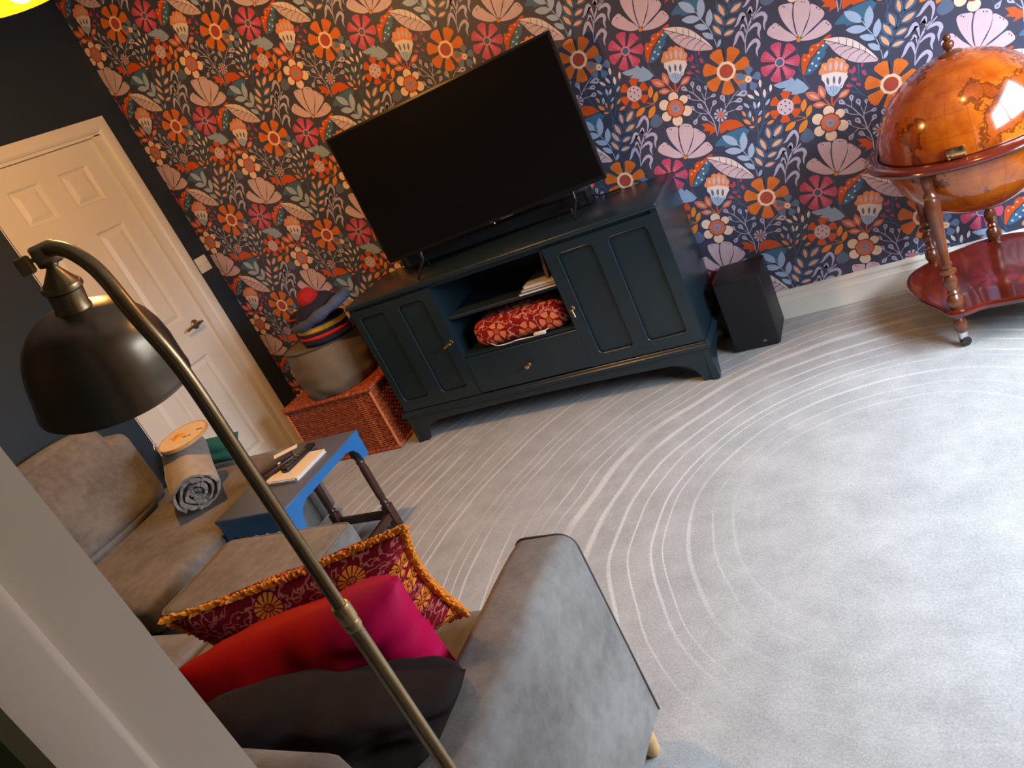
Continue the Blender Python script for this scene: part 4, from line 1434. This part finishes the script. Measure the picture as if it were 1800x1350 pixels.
# long sofa along the proud navy wall
ls = empty('long_sofa', (.55, -2.0, 0), 'long taupe grey sofa against the navy wall beside the door', 'sofa')
soft_box(.118, .935, -2.98, -1.005, .075, .285, .03, 0, .003, 10, 1).build('base', m_sofa, ls, 70)
for k, (a, b) in enumerate(((-1.995, -1.000), (-2.985, -2.0))):
    soft_box(.130, .955, a, b, .286, .425, .045, .012, .004, 14, 5 + k).build('seat_cushion', m_sofa, ls, 80)
soft_box(.112, .30, -2.98, -1.22, .427, .79, .06, .0, .003, 12, 2).build('back_frame', m_sofa, ls, 80)
for k, (a, b) in enumerate(((-1.93, -1.315), (-2.58, -1.96))):
    Mb = Matrix.Translation((.315, 0, .43)) @ Matrix.Rotation(math.radians(-14), 4, 'Y') @ Matrix.Translation((-.02, 0, 0))
    bc = soft_box(-.085, .085, a, b, .012, .455, .05, .030, .008, 16, 9 + k, Mb).build('back_cushion', m_sofa, ls, 80)
    P = [Mb @ Vector((.045, y, z)) for y, z in rrect(a + .012, b - .012, .024, .443, .05, 5)]
    outline_piping(P, .004, bc, closed=True)
for x, y in ((.2, -1.10), (.80, -1.12), (.2, -2.9), (.80, -2.9)):
    foot(ls, x, y)

# one-armed sofa with its back to the near wall, meeting the long one at the corner
ts = empty('one_arm_sofa', (1.85, -2.55, 0), 'grey velvet sofa with one slab arm, piled with cushions, facing the television', 'sofa')
AXI, AXO, AYF, AZ_ = 2.545, 2.692, -2.108, .605
def sofa_arm(x0, x1, outer):
    """slab arm with a domed, slightly sloping top"""
    vs, fs = [], []
    ny, prof = 18, []
    w = x1 - x0
    r = .036
    P2 = [(x0, .085), (x0, AZ_ - r)] + [(x0 + r - r * math.cos(a), AZ_ - r + r * math.sin(a)) for a in [PI / 2 * k / 5 for k in range(1, 6)]]
    P2 += [(x1 - r + r * math.sin(a), AZ_ - r + r * math.cos(a)) for a in [PI / 2 * k / 5 for k in range(0, 6)]] + [(x1, .35), (x1, .085)]
    n = len(P2)
    for j in range(ny + 1):
        t = j / ny
        y = AYF - t * .875
        e = .012 * (1 - min(1, t * 10)) ** 2
        for k, (x, z) in enumerate(P2):
            xx = x0 + w / 2 + (x - x0 - w / 2) * (1 - e)
            zz_ = z - e * .6 + .004 * mnoise.noise(Vector((x * 8, y * 6, z * 8)))
            vs.append((xx + .003 * mnoise.noise(Vector((x * 9, y * 7 + 3, z * 9))), y, zz_))
    for j in range(ny):
        for k in range(n):
            fs.append((j * n + k, j * n + (k + 1) % n, (j + 1) * n + (k + 1) % n, (j + 1) * n + k))
    fs += [tuple(range(n)), tuple(ny * n + k for k in range(n))]
    arm = MB().add(vs, fs).build('arm', m_sofa, ts, 50)
    outline_piping([(x0 + w / 2 + (x - x0 - w / 2) * .988, AYF - .001, z - .007) for x, z in P2[3:]], .0032, arm)
    return arm
sofa_arm(AXI, AXO, 1)
soft_box(1.00, AXI - .002, -2.92, -2.145, .085, .30, .03, 0, .003, 10, 4).build('base', m_sofa, ts, 70)
for k, (a, b) in enumerate(((.99, 1.505), (1.508, 2.025), (2.028, AXI - .003))):
    soft_box(a, b, -2.80, -2.135, .302, .455, .045, .014, .005, 14, 20 + k).build('seat_cushion', m_sofa, ts, 80)
soft_box(.985, AXO - .004, -2.985, -2.765, .30, .836, .06, .01, .004, 14, 6).build('backrest', m_sofa, ts, 80)
for x, y in ((1.05, -2.20), (2.662, -2.165), (1.05, -2.88), (2.64, -2.93)):
    foot(ts, x, y, .086)

# footstool in front of it
fo = empty('footstool', (1.512, -1.94, 0), 'low grey velvet footstool between the blue table and the cushioned sofa', 'footstool')
soft_box(1.240, 1.785, -2.105, -1.775, .085, .40, .03, 0, .003, 10, 8).build('body', m_sofa, fo, 70)
ft = soft_box(1.232, 1.793, -2.112, -1.768, .402, .488, .022, .008, .003, 14, 12).build('seat_pad', m_sofa, fo, 80)
outline_piping([(a, b, .482) for a, b in rrect(1.236, 1.789, -2.108, -1.772, .03, 6)], .0035, ft, m_sofa, closed=True)
for x, y in ((1.28, -1.82), (1.74, -1.82), (1.28, -2.06), (1.74, -2.06)):
    foot(fo, x, y, .09)

# scatter cushions on the one-armed sofa
def down(TL, TR, BR, seatz):
    return Vector(BR) + (Vector(TL) - Vector(TR))
pc = empty('fringed_cushion', (2.2, -2.4, .46), 'crimson floral cushion with an orange fringe, furthest of the three on the sofa', 'cushion', 'scatter cushions on the one-armed sofa')
TL, TR, BR = Vector((2.005, -2.505, .812)), Vector((2.478, -2.300, .800)), Vector((2.520, -2.315, .600))
BL = Vector((2.05, -2.40, .50))
o, rim = pillow('cover', TL, TR, BR + Vector((0, 0, -.0)), BL, .13, m_pattern, pc, 28, .05, 2, .014)
fr = MB()
for i, p in enumerate(rim):
    q = Vector(rim[(i + 1) % len(rim)])
    p = Vector(p)
    cen_ = (TL + TR + BR + BL) / 4
    for s in range(4):
        b = p.lerp(q, s / 4)
        outd = (b - cen_).normalized()
        for m_ in range(2):
            d = (outd + Vector((random.uniform(-.6, .6), random.uniform(-.6, .6), random.uniform(-.6, .6)))).normalized()
            fr.tube([b - outd * .004, b + d * .009, b + d * .015 + Vector((0, 0, -.002))], [.0048, .0045, .002], 5)
f_ = fr.build('fringe', m_fringe, pc, 60); f_['kind'] = 'stuff'
mc = empty('red_cushion', (2.28, -2.5, .46), 'shiny red and magenta cushion between the floral and the charcoal one', 'cushion', 'scatter cushions on the one-armed sofa')
TL, TR, BR, BL = Vector((2.085, -2.605, .772)), Vector((2.512, -2.400, .775)), Vector((2.515, -2.385, .520)), Vector((2.10, -2.50, .47))
pillow('cover', TL, TR, BR, BL, .15, m_magenta, mc, 30, .015, 11, .022)
dc = empty('charcoal_cushion', (2.36, -2.62, .46), 'charcoal velvet cushion nearest the camera, behind the lamp pole', 'cushion', 'scatter cushions on the one-armed sofa')
TL, TR, BR, BL = Vector((2.255, -2.670, .775)), Vector((2.632, -2.492, .640)), Vector((2.535, -2.645, .545)), Vector((2.20, -2.755, .56))
pillow('cover', TL, TR, BR, BL, .20, m_dkvelvet, dc, 30, -.035, 17, .030, .42)

# ------------------------------------------------------------------ rolled blanket, hoop and teal cushion on the long sofa
A0, ad, RB, LB = Vector((.800, -1.462, .522)), Vector((-.70, .67, .27)).normalized(), .104, .33
rb = empty('rolled_blanket', (A0.x, A0.y, .43), 'rolled grey fleece blanket lying on the end of the long sofa', 'blanket')
sd = ad.cross(Vector((0, 0, 1))).normalized()
upr = sd.cross(ad).normalized()
vs, fs = [], []
NS, turns = 150, 3.6
th = .013
def spiral(k):
    t = k / NS
    a = t * turns * 2 * PI
    r = .016 + (RB - .016) * t
    r *= 1 + .16 * mnoise.noise(Vector((math.cos(a) * 1.3, math.sin(a) * 1.3, t * 3))) * (1 - t * .5)
    return a, r
for k in range(NS + 1):
    a, r = spiral(k)
    for rr_ in (r - th, r):
        for l_ in (0.0, .04, .5, .96, 1.0):
            bulge = .012 * mnoise.noise(Vector((a * .8, l_ * 4, r * 20)))
            e = (.012 * (1 - l_ * 25 if l_ < .04 else 0))
            off = random.uniform(-.006, .006) if l_ in (0.0, 1.0) else 0
            p = A0 + ad * (LB * l_ + off) + sd * ((rr_ + bulge * (rr_ == r)) * math.cos(a)) + upr * (.90 * (rr_ + bulge * (rr_ == r)) * math.sin(a))
            vs.append(p)
W = 10
for k in range(NS):
    a, b = k * W, (k + 1) * W
    for i in range(4):
        fs.append((a + 5 + i, a + 6 + i, b + 6 + i, b + 5 + i))
        fs.append((a + i, b + i, b + i + 1, a + i + 1))
    fs.append((a, a + 5, b + 5, b)); fs.append((a + 4, b + 4, b + 9, a + 9))
fs.append((0, 1, 2, 3, 4, 9, 8, 7, 6, 5)); q = NS * W
fs.append(tuple(q + i for i in (0, 1, 2, 3, 4, 9, 8, 7, 6, 5)))
rbm = MB().add(vs, fs)
rbm.build('rolled_fleece', m_throw, rb, 70)
hz = .686
hp = empty('embroidery_hoop', (.665, -1.28, hz), 'wooden embroidery hoop with an orange stitched motif, lying on the rolled blanket', 'hoop')
HM = Matrix.Translation((.662, -1.278, hz + .008)) @ Matrix.Rotation(math.radians(5), 4, 'Y') @ Matrix.Rotation(math.radians(4), 4, 'X')
rh = .108
MB().lathe([(rh - .006, -.007), (rh, -.007), (rh, .007), (rh - .006, .007), (rh - .006, -.007)], 48, HM, cap=False).build('outer_ring', m_palewood, hp, 40)
MB().lathe([(rh - .011, -.006), (rh - .006, -.006), (rh - .006, .006), (rh - .011, .006), (rh - .011, -.006)], 48, HM, cap=False).build('inner_ring', m_palewood, hp, 40)
fab = MB().lathe([(0, .005), (rh - .008, .005), (rh - .008, .0065), (0, .0065)], 48, HM).build('stretched_cotton', M_plain('cream_cotton', srgb(226, 206, 178), .85, var=.06, scale=60, bump=.2), hp)
MB().tube([HM @ Vector((-.088, -.075, 0)), HM @ Vector((-.108, -.055, 0))], .005, 8).build('brass_screw', m_brass, hp, 50)
MB().tube([HM @ Vector(p) for p in ((-.085, -.083, .010), (-.090, -.075, .022), (-.104, -.055, .026), (-.112, -.040, .008))], .0022, 6).build('thread', m_cord, hp)
mo = MB()
for dx, dy, rr_ in ((0, 0, .020), (.016, .012, .013), (-.014, .014, .012), (.004, -.02, .012), (-.02, -.012, .010)):
    mo.lathe([(0, .0065), (rr_, .0065), (rr_ * .8, .0082), (0, .0085)], 12, HM @ Matrix.Translation((-.024 + dx, -.004 + dy, 0)))
mo.build('orange_stitching', M_plain('orange_thread', srgb(240, 160, 40), .7, var=.2, scale=90), fab, 50)
for dx, dy, l_ in ((.022, -.010, .022), (.045, -.004, .012), (.070, .035, .03)):
    MB().box(-l_ / 2, l_ / 2, -.0025, .0025, .0065, .0078, HM @ Matrix.Translation((dx, dy, 0)) @ Matrix.Rotation(.2, 4, 'Z')).build('dark_stitch', m_dark, fab)
tc_ = empty('teal_cushion', (.42, -1.04, .43), 'teal cloth cushion tucked behind the rolled blanket on the long sofa', 'cushion')
pillow('cover', (.16, -1.045, .575), (.66, -1.030, .555), (.66, -1.090, .450), (.16, -1.100, .455), .07, m_tealcloth, tc_, 14, .02, 31)

# ------------------------------------------------------------------ blue topped side table
TX0, TX1, TY0, TY1, TZ = .978, 1.345, -1.600, -1.098, .463
tb = empty('side_table', ((TX0 + TX1) / 2, (TY0 + TY1) / 2, 0), 'small table with a blue painted top and dark turned legs', 'table')
MB().rbox(TX0, TX1, TY0, TY1, TZ - .018, TZ, .003, 2).build('table_top', m_bluetop, tb, 40)
e_ = MB()
for a, b, c, d in ((TX1 - .001, TX1 + .002, TY0, TY1), (TX0 - .002, TX0 + .001, TY0, TY1)):
    e_.box(a, b, c, d, TZ - .0175, TZ - .0025)
for c, d in ((TY0 - .002, TY0 + .001), (TY1 - .001, TY1 + .002)):
    e_.box(TX0, TX1, c, d, TZ - .0175, TZ - .0025)
e_.build('edge_band', m_blue, tb)
def side_apron(L, n=0):
    """shallow apron that drops to a bracket over each leg; scalloped when n"""
    zt, P = TZ - .018, []
    if n:
        P = [(0, zt), (0, zt - .078)]
        for i in range(0, n * 6 + 1):
            t = i / (n * 6)
            P.append((.02 + (L - .04) * t, zt - .066 - .016 * abs(math.sin(PI * n * t)) * (1 if t > .25 else .4)))
        return P + [(L, zt - .078), (L, zt)]
    P += [(0, zt), (0, zt - .085), (.006, zt - .095), (.040, zt - .095), (.046, zt - .085), (.050, zt - .060), (.070, zt - .034)]
    if n:
        for i in range(1, n * 4):
            t = i / (n * 4)
            P.append((.070 + (L - .14) * t, zt - .036 - .018 * abs(math.sin(PI * n * t))))
    else:
        P += [(.11, zt - .020), (L - .11, zt - .020)]
    P += [(L - .070, zt - .034), (L - .050, zt - .060), (L - .046, zt - .085), (L - .040, zt - .095), (L - .006, zt - .095), (L, zt - .085), (L, zt)]
    return P
LyT, LxT = TY1 - TY0 - .004, TX1 - TX0 - .030
for x in (TX1 - .0155, TX0 + .0015):
    MB().prism(side_apron(LyT), lambda a, b, d: (d, TY0 + .002 + a, b), x, x + .014).build('long_apron', m_blue, tb)
for y, sc_ in ((TY0 + .003, 5), (TY1 - .017, 0)):
    MB().prism(side_apron(LxT, sc_), lambda a, b, d: (TX0 + .015 + a, d, b), y, y + .014).build('end_apron', m_blue, tb)
TL_ = [(.019, .115), (.015, .122), (.019, .130), (.014, .140), (.017, .16), (.0175, .30), (.014, .325), (.018, .335), (.014, .345), (.017, .355), (.017, .364)]
LP = [(x, y) for x in (TX0 + .036, TX1 - .036) for y in (TY0 + .036, TY1 - .036)]
for x, y in LP:
    lg = MB().lathe(TL_, 18, Matrix.Translation((x, y, 0)))
    lg.rbox(-.019, .019, -.019, .019, 0, .115, .003, 1, Matrix.Translation((x, y, 0)))
    lg.rbox(-.017, .017, -.017, .017, .362, TZ - .018, .002, 1, Matrix.Translation((x, y, 0)))
    lg.build('leg', m_dkwood, tb, 40)
xa, xb, ya, yb = TX0 + .036, TX1 - .036, TY0 + .036, TY1 - .036
for y in (ya, yb):
    MB().rbox(xa + .018, xb - .018, y - .010, y + .010, .050, .085, .002, 1).build('stretcher', m_dkwood, tb)
for x in (xa, xb):
    MB().rbox(x - .010, x + .010, ya + .018, yb - .018, .050, .085, .002, 1).build('stretcher', m_dkwood, tb)

# things on the table
nb = empty('spiral_notebook', (1.18, -1.32, TZ), 'white spiral notebook under a remote control on the blue table', 'notebook')
NM = Matrix.Translation((1.190, -1.325, TZ)) @ Matrix.Rotation(math.radians(-3), 4, 'Z')
MB().box(-.088, .088, -.090, .092, .002, .013, NM).build('pages', m_paperw, nb)
MB().box(-.090, .090, -.092, .094, .0005, .002, NM).box(-.090, .090, -.092, .094, .013, .0145, NM).build('card_cover', M_plain('cream_card', srgb(232, 224, 214), .7, var=.04), nb)
wire = MB()
for k in range(26):
    x = -.084 + k * .0067
    wire.tube([NM @ Vector((x + .0015 * math.cos(a), -.092 + .0075 * math.sin(a) - .001, .0075 + .0072 * math.cos(a))) for a in [2 * PI * i / 10 for i in range(10)]], .0011, 5, closed=True)
wire.build('wire_binding', m_silver, nb, 60)
rc = empty('remote_control', (1.19, -1.28, TZ + .015), 'slim black remote control lying slantwise on the notebook', 'remote')
RM = Matrix.Translation((1.178, -1.275, TZ + .0150)) @ Matrix.Rotation(math.radians(86), 4, 'Z')
rbx = MB().rbox(-.090, .090, -.021, .021, 0, .017, .007, 3, RM).build('housing', m_dark, rc, 50)
for i in range(6):
    for j in range(3):
        MB().lathe([(.0036, 0), (.0036, .0012), (0, .0018)], 8, RM @ Matrix.Translation((-.06 + i * .019, -.011 + j * .011, .017))).build('button', M_plain('grey_button', srgb(120, 116, 112), .5), rbx)
gc_ = empty('glasses_case', (1.08, -1.33, TZ), 'dark brown case lying across the notebook corner by the lamp pole', 'case')
GM = Matrix.Translation((1.098, -1.318, TZ + .0146)) @ Matrix.Rotation(math.radians(58), 4, 'Z')
gcb = MB().rbox(-.075, .075, -.031, .031, 0, .026, .011, 3, GM).build('lower_shell', m_brownleather, gc_, 50)
MB().rbox(-.074, .074, -.030, .030, .0262, .036, .009, 3, GM).build('lid', m_brownleather, gc_, 50)
MB().rbox(.0, .014, -.034, -.030, .016, .030, .0015, 1, GM).build('clasp', m_silver, gcb)
pp = empty('folded_leaflet', (1.15, -1.25, TZ + .03), 'narrow white folded leaflet lying over the dark case', 'paper')
PM = Matrix.Translation((1.118, -1.262, TZ + .0516)) @ Matrix.Rotation(math.radians(35), 4, 'Z') @ Matrix.Rotation(math.radians(4), 4, 'X')
MB().box(-.05, .05, -.014, .014, 0, .0012, PM).build('lower_fold', m_paperw, pp)
MB().box(-.05, .05, -.014, .014, .0002, .0012, PM @ Matrix.Translation((0, 0, .0014)) @ Matrix.Rotation(math.radians(3), 4, 'X')).build('upper_fold', m_paperw, pp)

# ------------------------------------------------------------------ floor lamp in the foreground
def pix(px, py, d):
    v = r2 * ((px - 900) / FPX) - u2 * ((py - 675) / FPX) + fwd
    return CAM + v * (d / math.hypot(v.x, v.y))
P0 = Vector((2.752, -2.725, 0))
fl = empty('floor_lamp', P0, 'antique brass reading floor lamp with a dark dome shade in the foreground', 'lamp')
MB().lathe([(0, 0), (.115, 0), (.118, .006), (.116, .014), (.09, .022), (.03, .030), (.018, .040), (.014, .06), (0, .06)], 48, Matrix.Translation(P0)).build('base', m_abrass, fl, 40)
MB().tube([P0 + Vector((0, 0, .05)), P0 + Vector((0, 0, .985))], .0098, 18).build('lower_pole', m_abrass, fl, 60)
MB().lathe([(.0100, .968), (.0112, .970), (.0112, .978), (.0106, .980), (.0116, .982), (.0118, 1.002), (.0110, 1.005), (.0082, 1.006)], 28, Matrix.Translation(P0)).build('collar', M_plain('satin_brass', (.55, .42, .22, 1), .38, 1.0, var=.08), fl, 40)
arcp = [P0 + Vector((0, 0, .98)), P0 + Vector((0, 0, 1.20)), P0 + Vector((0, 0, 1.33)), pix(238, 555, .868), pix(176, 480, .893), pix(132, 447, .925), pix(100, 436, .950), pix(82, 441, .968)]
MB().tube(catmull(arcp, False, 8), .0080, 16).build('upper_pole', m_abrass, fl, 60)
J = pix(80, 447, .972)
vdir = (J - CAM); vdir.z = 0; vdir.normalize()
left = Vector((-vdir.y, vdir.x, 0))
JM = Matrix((vdir, left, Vector((0, 0, 1)))).transposed().to_4x4()
MB().lathe([(0, -.013), (.011, -.013), (.0125, -.010), (.0125, .010), (.011, .013), (0, .013)], 20, Matrix.Translation(J) @ JM @ Matrix.Rotation(PI / 2, 4, 'X')).build('swivel_joint', m_abrass, fl, 40)
kb = MB().tube([J + left * .010, J + left * .019], .0028, 8).build('screw_stem', m_abrass, fl, 50)
MB().rbox(-.003, .003, -.008, .008, -.010, .010, .0028, 2, Matrix.Translation(J + left * .023 - Vector((0, 0, .002))) @ JM).build('thumb_screw', m_abrass, kb, 40)
A = (Vector((0, 0, -1)) * .95 + left * .125 + vdir * .27).normalized()
zax = -A
xax = (left - zax * left.dot(zax)).normalized()
yax = zax.cross(xax)
SM = Matrix.Translation(J) @ Matrix((xax, yax, zax)).transposed().to_4x4()
S = lambda prof: [(r, -s) for r, s in prof]
MB().lathe(S([(0, 0), (.0062, .0), (.0062, .009), (.0080, .012), (.0062, .015), (.0070, .017), (.011, .023), (.0165, .031), (.0195, .0345)]), 32, SM).build('finial_cup', m_abrass, fl, 50)
MB().lathe(S([(.010, .034), (.0205, .034), (.0214, .0365), (.0214, .040), (.0190, .0425), (.0182, .060), (.0195, .063), (.0198, .066), (.010, .066)]), 32, SM).build('shade_collar', m_abrass, fl, 40)
so = [(.019, .065), (.032, .0672), (.046, .0725), (.0585, .082), (.069, .095), (.0765, .111), (.0812, .129), (.0838, .150), (.0862, .166), (.0872, .170), (.0872, .174)]
si = [(.0852, .174), (.0842, .166), (.0818, .150), (.0792, .130), (.0745, .113), (.067, .097), (.057, .0845), (.045, .075), (.018, .069)]
shd = MB().lathe(S(so + si), 64, SM, cap=False).build('lamp_shade', m_bronze, fl, 50)
MB().lathe(S([(.010, .066), (.016, .069), (.016, .10), (0, .10)]), 16, SM).build('lamp_holder', m_cord, fl, 40)
